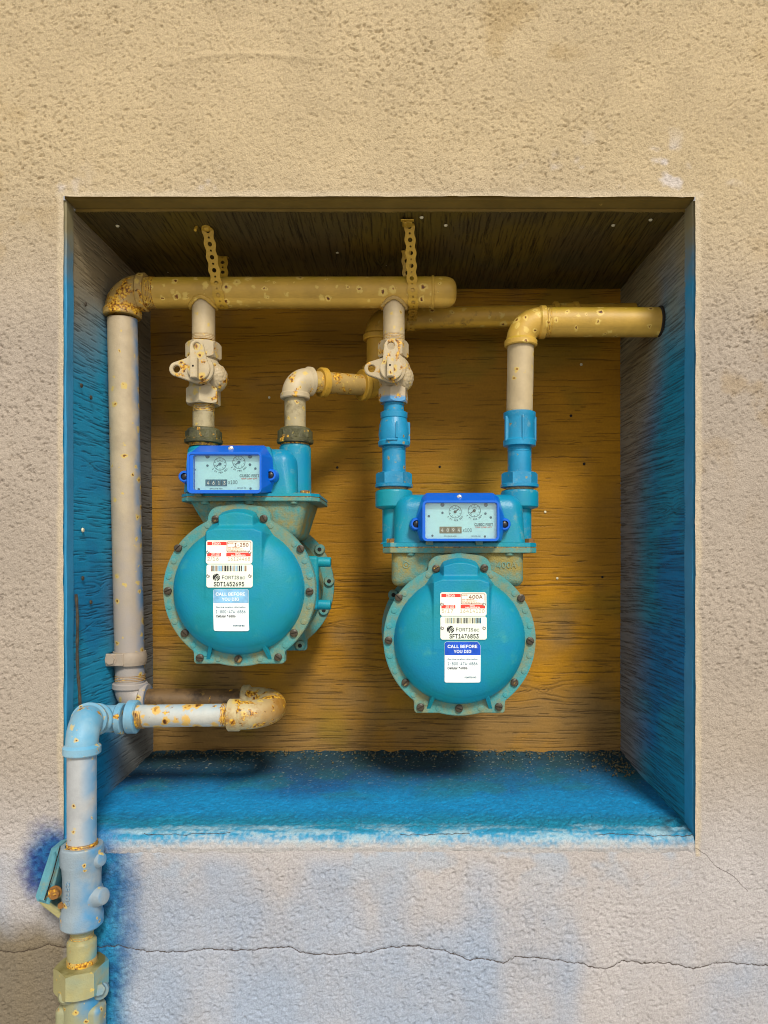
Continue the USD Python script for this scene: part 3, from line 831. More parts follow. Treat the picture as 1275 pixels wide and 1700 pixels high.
obj('weld', weld_ring((P(718, 0, TH)[0], TH, ZH), (1, 0, 0), RH - .4, 2.2, 1), M_header, sup)
ce = np.array([P(203, 0, TH)[0], TH, ZH])
obj('elbow', elbow(ce, (0, 0, 1), (1, 0, 0), 37, 31.5, 35.0, 15, 9), M_elbow_rust, sup, label='rust-crusted elbow at the top left')
obj('thread', threads((xh0 + 5, TH, ZH - 1), (1, 0, 0), RH + .7, 13), M_thread, sup)
pt, pb = np.array([P(203, 533, TH)[0], TH, P(0, 530, TH)[2]]), P(216, 1132, 190)
obj('pipe', cyl(pb, pt, 27.2), M_riser, sup, label='tall vertical riser')
pe = P(216, 1163, 190)
obj('elbow', elbow(pe, (1, 0, 0.0) * np.array([-1, 1, 1.]), (0, 0, 1), 26, 28.5, 32.5, 13, 8), M_riser, sup, label='elbow at the foot of the riser')
obj('thread', threads(pb + [0, 0, 4], (0, 0, 1), 28, 10), M_thread, sup)
pbk0, pbk1 = pe + [34, 0, 0], P(432, 1160, 190)
pbk1[2] = pe[2]
obj('pipe', cyl(pbk0, pbk1, 22.5), M_lowdark, sup, label='dark dirty pipe running back along the foot')
pf1, pf0 = P(392, 1187, 95), P(224, 1189, 95)
# return bend at the right: from the back run round to the front run
cR, rR = (pbk1 + pf1 + [0, 0, 0]) / 2, None
axis_v = (pbk1 - pf1)
axis_v[0] = 0
half = np.linalg.norm(axis_v) / 2
ctr = np.array([P(412, 0, 140)[0], 0, 0]) + np.array([0, (pbk1[1] + pf1[1]) / 2, (pbk1[2] + pf1[2]) / 2])
av = unit(axis_v)
arc = [ctr + av * half * math.cos(s) + np.array([1, 0, 0]) * 44 * math.sin(s) for s in np.linspace(0, math.pi, 26)]
arc = [arc[0] - [14, 0, 0]] + arc + [arc[-1] - [14, 0, 0]]
obj('return_bend', [tube(arc, 25.5), lathe(arc[0] - [8, 0, 0], (1, 0, 0), [(0, 28), (2, 30), (13, 30), (16, 27)]), lathe(np.array(arc[-1]) - [12, 0, 0], (1, 0, 0), [(0, 26), (2, 28.5), (20, 28.5), (24, 25)])], M_lowrust, sup, label='heavily rusted return bend')
pf1b = np.array([arc[-1][0] - 8, pf1[1], pf1[2]])
obj('pipe', cyl(pf0 - [8, 0, 0], pf1b, 20.0), M_low, sup, label='white front pipe with rust spots')
obj('thread', threads(pf1b - [14, 0, 0], (1, 0, 0), 20.8, 12), M_thread, sup)
# two elbows that bring the pipe out in front of the wall and down
a0, a1 = P(214, 1190, 95), P(168, 1193, 88)
b1 = P(136, 1197, -36)
d1 = unit(np.array([-1, 0, 0.0]))
d2 = unit(b1 - a1)
obj('elbow', [elbow(a1, d1, d2, 30, 24, 27.5, 13, 10), lathe(a0 + [16, 0, 0], (-1, 0, 0), [(0, 27), (2, 29.5), (16, 29.5), (19, 24)])], M_lowelbow, sup, label='pale blue elbow with rust on its collar')
obj('thread', threads(a0 + [14, 0, 0], (1, 0, 0), 21, 14), M_thread, sup)
obj('elbow', elbow(b1, d2, (0, 0, -1), 42, 25, 29, 15, 10), M_lowelbow, sup, label='blue elbow turning down in front of the wall')
mid = (a1 + d2 * 30 + b1 - d2 * 42) / 2
obj('pipe', cyl(a1 + d2 * 26, b1 - d2 * 40, 22), M_elbow_rust, sup)
pv0, pv1 = P(133, 1262, -36), P(133, 1408, -36)
pv0[0] = pv1[0] = b1[0]
obj('pipe', cyl(pv1, pv0 + [0, 0, 15], 22.4), M_lowvert, sup, label='blue-white vertical pipe in front of the stucco')
# drops welded under the header
for px, r, seed in ((338, 21.2, 3), (654, 20.2, 4)):
    x = P(px, 0, TH)[0]
    zt, zb = ZH - 10, P(0, 566, TH)[2]
    obj('pipe', cyl((x, TH, zb), (x, TH, zt), r), M_beige, sup)
    # saddle weld bead follows the header's underside
    q, rr = [], []
    rng = np.random.default_rng(seed)
    for i in range(49):
        th = i / 48 * 2 * np.pi
        yy = r * 1.12 * math.sin(th)
        q.append((x + r * 1.12 * math.cos(th), TH + yy, ZH - math.sqrt(max(RH * RH - yy * yy, 0)) - .5))
        rr.append(3.4 * (0.85 + .3 * abs(math.sin(i * 1.1)) + .2 * rng.random()))
    rr[-1] = rr[0]
    obj('weld', tube(q, rr, 10, caps=False), M_elbow_rust if seed == 4 else M_header, sup)
    obj('thread', threads((x, TH, P(0, 567, TH)[2]), (0, 0, 1), r + .4, 11), M_thread, sup)

# riser clamp
cl = thing('pipe_clamp', 'beige metal pipe clamp screwed to the blue left panel, gripping the riser near its foot', 'pipe clamp', P(210, 1092, 185))
zc0, zc1 = P(0, 1103, 185)[2], P(0, 1081, 185)[2]
xc = P(215, 0, 185)[0]
obj('band', [lathe((xc, 185.5, zc0), (0, 0, 1), [(0, 28.2), (0, 30), (4, 30.6), (8, 31.8), (zc1 - zc0 - 8, 31.8), (zc1 - zc0 - 4, 30.6), (zc1 - zc0, 30), (zc1 - zc0, 28.2)]),
             rbox(-558, xc, 152, 157, zc0 + 1, zc1 - 1, 1.8)], M_clamp, cl)
cs = np.array([P(183.5, 0, 152)[0], 152, (zc0 + zc1) / 2])
obj('screw', [hexnut(cs + [0, .5, 0], (0, -1, 0), 5, 8.5, .3, 1.2), cyl(cs, cs + [0, -1.2, 0], 11)], M_clamp, cl)


# ---------------------------------------------------------------- perforated straps
def strap_ribbon(path, xs, w=17.0, th=1.2, pitch=11.0, first=8.0, seed=0):
    """Bends a punched, scallop-edged band along a (t, Z) path; xs = X along the path."""
    path = np.asarray(path, float)
    seg = np.concatenate([[0], np.cumsum(np.linalg.norm(np.diff(path, axis=0), axis=1))])
    L = seg[-1]
    ss = np.linspace(0, L, int(L / 1.5) + 2)
    half = w / 2 + 1.1 * np.cos((ss - first) / (2 * pitch) * 2 * np.pi)
    outline = Polygon(list(zip(ss, half)) + list(zip(ss[::-1], -half[::-1])))
    holes, i, s = [], 0, first
    while s < L - 4:
        holes.append(Point(s, 0).buffer(3.9 if i % 2 == 0 else 1.9, 12))
        s += pitch
        i += 1
    outline = outline.difference(unary_union(holes))
    parts = []
    for a in np.arange(0, L, 3.0):
        g = outline.intersection(sbox(a, -50, min(a + 3.0, L), 50))
        for p in getattr(g, 'geoms', [g]):
            if isinstance(p, Polygon) and p.area > .01:
                parts.append(trimesh.creation.extrude_polygon(p, th, engine='earcut'))
    m = trimesh.util.concatenate(parts)
    v = np.asarray(m.vertices)
    s = v[:, 0]
    t, z = np.interp(s, seg, path[:, 0]), np.interp(s, seg, path[:, 1])
    e = 1.5
    dt = np.interp(s + e, seg, path[:, 0]) - np.interp(s - e, seg, path[:, 0])
    dz = np.interp(s + e, seg, path[:, 1]) - np.interp(s - e, seg, path[:, 1])
    ln = np.maximum(np.hypot(dt, dz), 1e-6)
    x0 = np.interp(s, np.linspace(0, L, len(xs)), xs)
    V = np.stack([x0 + v[:, 1], t + dz / ln * v[:, 2], z - dt / ln * v[:, 2]], 1)
    return trimesh.Trimesh(V, m.faces, process=False)


def loop_path(tc, zc, r, t_front, t_back, z_top, lip=9):
    """From the ceiling down in front of a pipe, under it and up behind it to the ceiling."""
    out = [(t_front - lip, z_top - .5), (t_front - 2, z_top - 2)]
    out += [(tc - r * math.cos(s), zc - r * math.sin(s)) for s in np.linspace(-0.25, math.pi + .35, 30)]
    out += [(t_back - 2, z_top - 2), (t_back + lip, z_top - .5)]
    p = [out[0]]
    for q in out[1:]:
        n = max(1, int(np.hypot(q[0] - p[-1][0], q[1] - p[-1][1]) / 2))
        a = p[-1]
        p += [(a[0] + (q[0] - a[0]) * i / n, a[1] + (q[1] - a[1]) * i / n) for i in range(1, n + 1)]
    return p


def screw_head(c, d, r=6):
    return lathe(c, d, [(0, r + 2.5), (1, r + 2.5), (1.2, r), (3.2, r - .6), (4.4, r - 3)], 20)


s1 = thing('pipe_strap', 'yellow perforated hanger strap slung round the header above the left meter', 'pipe strap', (P(355, 0, TH)[0], TH, ZH), 'hanger straps under the ceiling')
pth = loop_path(TH, ZH, RH + 1.0, 101, 214, 592)
xs1 = [P(345, 0, 101)[0], P(352, 0, 118)[0], P(358, 0, 130)[0], P(366, 0, 140)[0], P(371, 0, 190)[0], P(370, 0, 205)[0], P(369, 0, 214)[0]]
obj('band', strap_ribbon(pth, xs1, 19.5, seed=1), M_strap, s1, smooth=25)
obj('screw', screw_head((P(343, 0, 96)[0], 95, 592), (0, -.3, -1), 6), M_strap, s1)
obj('screw', screw_head((P(363, 0, 222)[0], 219, 591), (0, -.3, -1), 5), M_strap, s1)
obj('nail', cyl((P(326, 0, 92)[0], 92, 593), (P(326, 0, 92)[0] - 1, 88, 585), 2.6), M_strap, s1)
s2 = thing('pipe_strap', 'yellow perforated hanger strap at the header\'s closed end, tail hooked round the rear pipe', 'pipe strap', (P(683, 0, TH)[0], TH, ZH), 'hanger straps under the ceiling')
pth = loop_path(TH, ZH, RH + 1.0, 84, 186, 592)
xs2 = [P(679, 0, 84)[0], P(682, 0, 110)[0], P(684, 0, 130)[0], P(687, 0, 140)[0], P(682, 0, 180)[0], P(676, 0, 190)[0], P(674, 0, 186)[0]]
obj('band', strap_ribbon(pth, xs2, 18.0, seed=2), M_strap, s2, smooth=25)
obj('screw', screw_head((P(677, 0, 80)[0], 78, 592), (0, -.3, -1), 6), M_strap, s2)
# crumpled end of the strap under the ceiling
q = [(8 + i * .6, 70 - 3 * i + 4 * math.sin(i * 2.2), 590 - 1.5 * abs(math.sin(i * 1.3)) * 3) for i in range(7)]
obj('bent_end', [rbox(-3, 14, 60, 78, 586.5, 588.2, .8), rbox(-6, 17, 55, 63, 588.5, 590.2, .8), rbox(0, 4, 56, 76, 583, 586, 1)], M_strap, s2)

# ---------------------------------------------------------------- lever valves
TV = TH


def lever_valve(px, d, label, rusty):
    X = P(px, 0, TV)[0]
    v = thing('lever_valve', label, 'gas valve', (X, TV, P(0, 615, TV)[2]), 'lever valves under the header')
    zt1, zt0 = P(0, d['hex1'][0], TV - 20)[2], P(0, d['hex1'][1], TV - 20)[2]
    zb1, zb0 = P(0, d['hex2'][0], TV - 20)[2], P(0, d['hex2'][1], TV - 20)[2]
    rc = d['rc']
    mt = M_valve_rust if rusty else M_valve
    body = [hexnut((X, TV, zt0), (0, 0, 1), zt1 - zt0, rc, d['rot'], 4),
            lathe((X, TV, zt0 - 14), (0, 0, 1), [(0, 24), (6, 24), (14, rc * .8), (16, rc * .8)], 32),
            lathe((X, TV, zb1 - 1), (0, 0, 1), [(0, rc * .85), (10, 26), (16, 23), (20, 23)], 32)]
    cz = P(0, 613, TV - 20)[2]
    ball = trimesh.creation.icosphere(3, 33)
    ball.apply_scale([1, 1, 1.0])
    ball.apply_translation((X, TV, cz))
    body.append(ball)
    body.append(cyl((X, TV, cz), (X, TV - 44, cz), 24))
    obj('body', body, mt, v)
    obj('hex_end', hexnut((X, TV, zb0), (0, 0, 1), zb1 - zb0, rc, d['rot'] + .25, 4), M_valve_low if rusty else M_valve, v)
    # knurled side boss
    bs = trimesh.creation.icosphere(4, 1.0)
    bv = np.asarray(bs.vertices)
    bv = bv * (1 + .055 * (meshkit.noise(bv * 9, 3) - .5) * 2)[:, None] * [22, 22, 26]
    obj('side_boss', trimesh.Trimesh(bv + [X + d['boss'], TV - 3, cz - 12], bs.faces, process=False), M_valve_rust, v, smooth=True)
    # lug plate (behind) and lever (in front)
    tl = TV - 46
    c, g, e = P(*d['disc'], tl), P(*d['lug'], tl), P(*d['eye'], tl - 8)
    kk = k(tl)
    lug = hullc((c[0], c[2], d['discr'] * kk), (g[0], g[2], 12 * kk)).difference(Point(g[0], g[2]).buffer(6.0 * kk, 20))
    obj('lug_plate', bext(lug, tl - 3, tl + 5), M_valve_rust if rusty else M_valve, v)
    c2 = P(d['disc'][0] - 1.5, d['disc'][1] - 1, tl - 8)
    lev = unary_union([hullc((e[0], e[2], 11 * kk), (c2[0], c2[2] + 8, 15 * kk)), Point(c2[0], c2[2]).buffer(18.5 * kk, 32)])
    lev = lev.difference(Point(e[0], e[2]).buffer(6.3 * kk, 20))
    lv = obj('lever', bext(lev, tl - 9, tl - 3.2), M_valve, v)
    x0, y0, x1, y1 = d['tab']
    tab = rrect(x0, y0, x1, y1, tl - 22, 2)
    obj('stop_tab', bext(tab, tl - 24, tl - 8, 2.0), M_valve, lv)
    tc = tab.centroid
    obj('pin_hole', lathe((tc.x - .5, tl - 23.8, tc.y + 2), (0, -1, 0), [(0, 2.0), (.5, 1.8)], 14), M_hole, lv)
    return v


lever_valve(338, dict(hex1=(565, 592), hex2=(641, 669), rc=33, rot=.30, boss=24, disc=(331, 613), discr=24, lug=(293.5, 613), eye=(326.5, 575), tab=(315.5, 592, 327, 627)),
            'beige lever gas valve above the inlet of the left meter', False)
lever_valve(653, dict(hex1=(563, 590), hex2=(641, 666), rc=29, rot=.10, boss=16, disc=(651, 613), discr=22.5, lug=(617, 612.5), eye=(649, 574), tab=(642.5, 591.5, 653.5, 625)),
            'rusty beige lever gas valve with a blue lower hem, left of the rear elbow', True)


# ---------------------------------------------------------------- short inlet and outlet runs
def ribbed_nut(X, z0, z1, r, mat, parent, name='union_nut', t=TV):
    L = z1 - z0
    prof = [(0, r - 3), (1, r), (L * .22, r + .6), (L * .27, r - 2.5), (L * .75, r - 3.5), (L * .92, r - 6), (L, r - 12)]
    m = [lathe((X, t, z0), (0, 0, 1), prof, 40)]
    m.append(hexnut((X, t, z0 + L * .27), (0, 0, 1), L * .52, r - 1.2, .2, 1.5, sides=8))
    return obj(name, m, mat, parent)


def zz(py, t=TV):
    return P(0, py, t)[2]


# left meter inlet
X = P(338, 0, TV)[0]
il = thing('inlet_pipe', 'short dirty beige nipple with a greenish ring nut under the left lever valve', 'pipe nipple', (X, TV, zz(735)))
obj('pipe', cyl((X, TV, zz(722)), (X, TV, zz(660)), 19.8), M_dirty, il)
obj('thread', threads((X, TV, zz(684)), (0, 0, 1), 20.5, 18), M_thread, il)
ribbed_nut(X, zz(737), zz(711), 35, M_bronze, il)
obj('gasket', cyl((X, TV, zz(742)), (X, TV, zz(737)), 27), M_thread, il)
# right meter inlet
X = P(654, 0, TV)[0]
ir = thing('inlet_pipe', 'blue painted nipples, bulged coupling and hex nut below the rusty lever valve', 'pipe nipple', (X, TV, zz(810)))
obj('pipe', cyl((X, TV, zz(700)), (X, TV, zz(655)), 19), M_bluefit, ir)
obj('thread', threads((X, TV, zz(674)), (0, 0, 1), 19.6, 11), M_bluefit, ir)
Lc = zz(684) - zz(742)
cp = obj('coupling', lathe((X, TV, zz(742)), (0, 0, 1), [(0, 26), (1.5, 29.5), (9, 30), (12, 27.5), (Lc * .35, 29), (Lc * .62, 27.5), (Lc * .80, 23.5), (Lc * .82, 25), (Lc * .97, 25.5), (Lc, 22)], 44), M_bluefit, ir)
for q in (rbox(X + 4, X + 7.5, TV - 31.5, TV - 20, zz(731), zz(704), 1.2), rbox(X - 14, X + 7, TV - 32, TV - 22, zz(735), zz(732), 1.2), rbox(X + 22, X + 30.5, TV - 6, TV + 6, zz(738), zz(702), 1.5)):
    obj('rib', q, M_bluefit, cp)
obj('pipe', cyl((X, TV, zz(800)), (X, TV, zz(735)), 22), M_bluefit, ir)
obj('thread', threads((X, TV, zz(748)), (0, 0, 1), 22.6, 7), M_bluefit, ir)


def hex_union(X, parent, rc=34):
    obj('union_nut', [hexnut((X, TV, zz(806)), (0, 0, 1), zz(785) - zz(806), rc, .0, 3), lathe((X, TV, zz(810)), (0, 0, 1), [(0, 33), (1, 35.5), (6, 35.5), (8, 31)], 44)], M_bluefit, parent)
    obj('gasket', lathe((X, TV, zz(816)), (0, 0, 1), [(0, 26), (2, 24), (4, 26), (8, 26)], 36), M_dirty, parent)


hex_union(X, ir)
# right meter outlet: up, elbow, out through the right side
X = P(862.5, 0, TV)[0]
orr = thing('outlet_pipe', 'beige outlet pipe from the right meter, turning into a hole in the right side', 'gas pipe', (X, TV, zz(810)))
hex_union(X, orr)
obj('pipe', cyl((X, TV, zz(800)), (X, TV, zz(735)), 22), M_bluefit, orr, label='blue lower nipple')
obj('thread', threads((X, TV, zz(750)), (0, 0, 1), 22.6, 9), M_bluefit, orr)
Lc = zz(684) - zz(742)
cp = obj('coupling', lathe((X, TV, zz(742)), (0, 0, 1), [(0, 27), (1.5, 30.5), (11, 31), (14, 28.5), (Lc - 14, 28), (Lc - 11, 30), (Lc - 2, 30), (Lc, 26)], 44), M_bluefit, orr, label='blue ribbed coupling')
for q in (rbox(X + 0, X + 4, TV - 31.5, TV - 20, zz(734), zz(693), 1.4), rbox(X + 26, X + 31, TV - 6, TV + 2, zz(734), zz(693), 1.4), rbox(X - 29, X - 22, TV - 16, TV - 4, zz(734), zz(693), 1.4)):
    obj('rib', q, M_bluefit, cp)
pe = np.array([X + 1, TV - 8, zz(535, 157)])
obj('pipe', cyl((X, TV, zz(690)), (X + 1, TV - 8, zz(570)), 24.5), M_beige, orr, label='beige upright with rust spots')
obj('thread', threads((X, TV, zz(688)), (0, 0, 1), 25, 9), M_thread, orr)
obj('elbow', elbow(pe, (0, 0, 1), (1, 0, 0), 36, 27, 30.5, 13, 9), M_header, orr)
obj('pipe', cyl(pe + [40, 0, 0], (480, TV - 8, pe[2]), 27), M_header, orr, label='horizontal end entering the right side')
obj('thread', threads(pe + [44, 0, 0], (1, 0, 0), 27.4, 11), M_thread, orr)
# left meter outlet: up, back behind the right valve, across the rear
X = P(490, 0, TV)[0]
ol = thing('outlet_pipe', 'outlet pipe stepping back behind the rusty lever valve and running along the rear', 'gas pipe', (X, TV, zz(735)))
ribbed_nut(X, zz(737), zz(710), 34, M_bronze, ol)
obj('gasket', cyl((X, TV, zz(742)), (X, TV, zz(737)), 26), M_thread, ol)
obj('pipe', cyl((X, TV, zz(722)), (X, TV, zz(655)), 19.8), M_dirty, ol, label='dirty upright nipple')
pA = np.array([X, TV, zz(632)])
pB = P(627, 641, 268)
dA = unit((pB - pA) * [1, 1, 1])
obj('elbow', [elbow(pA, (0, 0, 1), dA, 27, 25, 27.5, 12, 7)], M_valve, ol, label='beige street elbow with a rusty crown')
obj('pipe', cyl(pA + dA * 30, pB - dA * 30, 20.5), M_elbow_rust, ol)
obj('collar', lathe(pA + dA * 52, dA, [(0, 26), (2, 28), (12, 28), (14, 21)], 40), M_rear, ol)
obj('elbow', elbow(pB, dA, (0, 0, 1), 30, 27, 30.5, 13, 9), M_rear, ol)
pC = np.array([pB[0], 276, P(0, 531, 280)[2]])
obj('pipe', cyl(pB + [0, 0, 28], pC - [0, 0, 28], 22.5), M_rear, ol)
pD = P(1054, 521, 280)
pD[0] = 470
dC = unit(pD - pC)
obj('elbow', elbow(pC, (0, 0, 1), dC, 34, 26.5, 30, 13, 9), M_rear, ol)
obj('pipe', cyl(pC + dC * 38, pD, 21.5), M_rear, ol, label='long rear pipe under the ceiling')
cD = pC + dC * (P(935, 0, 280)[0] - pC[0])
obj('collar', lathe(cD - dC * 22, dC, [(0, 24), (2, 27), (10, 27), (12, 24.5), (40, 24.5), (42, 27), (50, 27), (52, 22)], 40), M_rear, ol)
# the strap's tail round the rear pipe
xt = P(683, 0, 258)[0]
zr = (pC + dC * (xt - pC[0]))[2]
tp = [(TH + 10, ZH - RH - 1), (225, ZH - RH - 6), (246, zr + 22)] + [(278 - 23 * math.cos(s), zr - 23 * math.sin(s)) for s in np.linspace(-.3, math.pi + .5, 24)] + [(300, zr + 50)]
obj('tail', strap_ribbon(tp, [xt + 2, xt, xt - 1, xt], 16, seed=3), M_rear, s2, smooth=25, label='dark rusted tail of the strap')


# ---------------------------------------------------------------- gas meters
def slot_bolt(c, r=7.0, rot=0.0):
    h = Mf(lathe((0, 0, 0), (0, -1, 0), [(0, r + .4), (1.0, r + .4), (1.2, r), (4.6, r), (5.6, r - 1.6)], 22))
    s = Mf(trimesh.creation.box(bounds=[[-r * 1.2, -8, -1.1], [r * 1.2, -3.4, 1.1]]))
    m = T(h - s)
    m.apply_transform(trimesh.transformations.rotation_matrix(rot, [0, 1, 0]))
    m.apply_translation(c)
    return m


def text(s, h, bold=False, depth=0.4):
    return meshkit.text_mesh(s, h, depth, bold)


def place_text(items, mapper, thick=0.35):
    """items: (string, x0, x1, baseline y, cap height, bold[, angle]) in photo pixels; mapper(px, py, lift) gives a point."""
    out = []
    for it in items:
        s, x0, x1, yb, h = it[:5]
        m = text(s, h, bool(it[5]) if len(it) > 5 else False)
        v = np.asarray(m.vertices).copy()
        w = v[:, 0].max() - v[:, 0].min()
        u = (v[:, 0] - v[:, 0].min()) / w * (x1 - x0)
        q = v[:, 1]
        if len(it) > 6:
            a = it[6]
            cx, cy = (x0 + x1) / 2, yb
            uu = u - (x1 - x0) / 2
            X_, Y_ = cx + uu * math.cos(a) + q * math.sin(a), cy + uu * math.sin(a) - q * math.cos(a)
        else:
            X_, Y_ = x0 + u, yb - q
        pts = mapper(X_, Y_, v[:, 2] / .4 * thick)
        out.append(trimesh.Trimesh(pts, m.faces, process=False))
    return trimesh.util.concatenate(out)


def flat_map(t):
    return lambda px, py, lift: np.stack([(px - VX) * k(t), t - lift, (VY - py) * k(t)], 1)


def px_poly(poly, mapper, thick, edge=3.0, base=0.0):
    """Raises a pixel-space polygon as a thin plate laid on a mapped surface."""
    out = []
    for g in getattr(poly, 'geoms', [poly]):
        if g.is_empty:
            continue
        m = trimesh.creation.extrude_polygon(g, 1.0, engine='earcut')
        if edge:
            v, f = trimesh.remesh.subdivide_to_size(np.asarray(m.vertices), np.asarray(m.faces), edge)
        else:
            v, f = np.asarray(m.vertices), np.asarray(m.faces)
        pts = mapper(v[:, 0], v[:, 1], base + v[:, 2] * thick)
        out.append(trimesh.Trimesh(pts, f[:, ::-1], process=False))
    return trimesh.util.concatenate(out)


def prect(x0, y0, x1, y1, r=0.0):
    return sbox(x0 + r, y0 + r, x1 - r, y1 - r).buffer(r, 6) if r else sbox(x0, y0, x1, y1)


def arc_text(s, cx, cy, r, h, a0, a1):
    """Letters set under a dial, centred on the circle."""
    n = len(s)
    out = []
    for i, ch in enumerate(s):
        if ch == ' ':
            continue
        th = a0 + (a1 - a0) * i / (n - 1)                 # angle from straight down
        x, y = cx + r * math.sin(th), cy + r * math.cos(th)
        out.append((ch, x - h * .33, x + h * .33, y, h, True, -th))
    return out


def gas_meter(d):
    TF = 80.0
    fx, fy = d['flange']
    kf = k(TF)
    c = P(fx, fy, TF)
    fxw, fzw = c[0], c[2]
    mt = thing('gas_meter', d['label'], 'gas meter', (fxw, TV, fzw - 130), 'gas meters in the recess')

    # flange
    def fp(a, b):
        return fxw + a * kf, fzw + b * kf

    def flange_outline(sx=1.0, grow=0.0):
        parts = [Point(*fp(0, 0)).buffer(126.5 * kf, 64),
                 hullc((*fp(-31, 119), 21 * kf), (*fp(31, 119), 21 * kf), (*fp(0, 112), 32 * kf)),
                 Polygon([fp(-92, -60), fp(-76, -92), fp(-75, -122), fp(75, -122), fp(76, -92), fp(92, -60)])]
        return unary_union(parts).buffer(-6, 8).buffer(12, 8).buffer(-6, 8).buffer(grow)

    out = flange_outline()
    nubs = []
    for a in d['nubs']:
        th = math.radians(a)
        nubs.append(lathe((*[fp(119 * math.sin(th), 119 * math.cos(th))[0]], TF, fp(119 * math.sin(th), 119 * math.cos(th))[1]), (0, -1, 0), [(0, 5), (.9, 5), (1.4, 4.2)], 16))
    obj('flange', [bext(out, TF, TF + 9, 1.8), cat(nubs)], M_flange, mt)
    obj('flange_gasket', ext(out.buffer(-1.5), TF + 9, TF + 11), M_black, mt)
    obj('body_flange', bext(out.buffer(.4), TF + 11, TF + 20, 1.0), M_flange, mt)

    # domed cover as a height field
    def hgt(X, Z):
        a, b = (X - fxw) / kf, (Z - fzw) / kf
        r = np.hypot(a, b * 1.02) / 108.5
        q = np.clip(1 - r ** 4.5, 0, 1)
        dome = np.where(r < 1, 41 * q ** .55 + 4.0 * (1 - r * r), -60 * (r - 1))
        pan = 41.5 - 3.6 * np.maximum(np.abs(a) - 45, 0) - 3.0 * np.maximum(b - (101 - .35 * np.maximum(np.abs(a) - 30, 0)), 0) - .5 * np.maximum(-b - 10, 0)
        nk = 27.5 - 4.5 * np.maximum(np.abs(a) - 28, 0) - 3.5 * np.maximum(b - 128 + .02 * a * a * .4, 0) - 3.0 * np.maximum(20 - b, 0)
        kk = 2.6
        st = np.stack([dome, pan, nk])
        mx = st.max(0)
        return mx + kk * np.log(np.exp((st - mx) / kk).sum(0)) - kk * .3

    g = 1.5
    xs, zs = np.arange(fxw - 125 * kf, fxw + 125 * kf, g), np.arange(fzw - 118 * kf, fzw + 142 * kf, g)
    X, Z = np.meshgrid(xs, zs)
    h = hgt(X, Z)
    a_, b_, c_, d_ = grid_faces(len(xs), len(zs))
    F = np.vstack([np.stack([a_, b_, c_], 1), np.stack([a_, c_, d_], 1)])
    hr = h.ravel()
    F = F[(hr[F] > -4).all(1)]
    V = np.stack([X.ravel(), TF - hr, Z.ravel()], 1)
    us = np.unique(F)
    re = np.zeros(len(V), int)
    re[us] = np.arange(len(us))
    obj('domed_cover', trimesh.Trimesh(V[us], re[F], process=False), M_meter, mt, smooth=True)
    # gussets down to the feet
    for s in (-1, 1):
        p0 = np.array([fp(s * 42, -88), fp(s * 52, -116)])
        tri = np.array([[p0[0][0] - 3, TF - 20, p0[0][1]], [p0[0][0] + 3, TF - 20, p0[0][1]], [p0[0][0] - 4, TF + 1, p0[0][1] + 8], [p0[0][0] + 4, TF + 1, p0[0][1] + 8], [p0[1][0] - 3, TF + 1, p0[1][1]], [p0[1][0] + 3, TF + 1, p0[1][1]], [p0[0][0] - 3, TF - 20, p0[0][1] + 10], [p0[0][0] + 3, TF - 20, p0[0][1] + 10]])
        obj('gusset', trimesh.convex.convex_hull(tri), M_meter, mt)
    rng = np.random.default_rng(d['seed'])
    for a, b in d['bolts']:
        x, z = fp(a, -b)
        obj('bolt', slot_bolt((x, TF + .2, z), 6.6, rng.uniform(-1.2, 1.2)), M_bolt, mt)

    # casing between the covers, back flange and back cover
    cx2 = fxw + d['yaw'] * 195
    obj('casing', lathe((fxw + d['yaw'] * 20, TF + 15, fzw), (d['yaw'], 1, 0), [(0, 112), (40, 112), (90, 106), (140, 112), (180, 114)], 72), M_body, mt)
    bo = affinity.translate(out, cx2 - fxw, d.get('bz', 0))
    obj('back_flange', [bext(bo, 268, 280, 1.5), lathe((cx2, 280, fzw), (0, 1, 0), [(0, 112), (18, 104), (34, 80), (44, 40), (46, 5)], 60)], M_flange, mt)
    for a, b in d['backbolts']:
        x, z = fp(a, -b)
        obj('bolt_boss', [lathe((x + cx2 - fxw, 268, z), (0, -1, 0), [(0, 11), (5, 10), (6, 9)], 24)], M_flange, mt)
        obj('bolt_end', lathe((x + cx2 - fxw, 262, z), (0, -1, 0), [(0, 4.2), (.6, 4.0)], 14), M_hole, mt)

    # lower box under the top plate
    if d['kind'] == 'square':
        q = d['lower']
        A, B = P(q[0], q[1], 104), P(q[2], q[3], 104)
        obj('lower_housing', rbox(A[0], B[0], 102, 262, B[2], A[2] + 16, 14), M_body, mt)
    else:
        q = d['lower']
        A, B = P(q[0], q[1], 108), P(q[2], q[3], 108)
        pts = [ICO.vertices * 12 + [x, t, A[2] + 4] for x in (A[0] + 12, B[0] - 12) for t in (116, 252)]
        pts += [ICO.vertices * 20 + [x, t, B[2]] for x in (A[0] + 52, B[0] - 36) for t in (126, 240)]
        obj('lower_housing', trimesh.convex.convex_hull(np.vstack(pts)), M_body, mt)
    # top plate: two layers with a gasket
    x0, y0, x1, y1 = d['plate']
    A, B = P(x0, y0, 96), P(x1, y1, 96)
    zt, zb = A[2], B[2]
    zmid = zb + (zt - zb) * .56
    pp = Polygon([(A[0] + 14, 94), (B[0] - 14, 94), (B[0], 112), (B[0], 250), (B[0] - 16, 268), (A[0] + 16, 268), (A[0], 250), (A[0], 112)]).buffer(-3).buffer(3, 6)

    def slab(poly, z0, z1):
        m = trimesh.creation.extrude_polygon(poly, z1 - z0, engine='earcut')
        m.apply_translation((0, 0, z0))
        return m

    obj('top_plate', [slab(pp, zmid + .9, zt - 1), slab(pp.buffer(-1), zt - 1, zt)], M_house, mt)
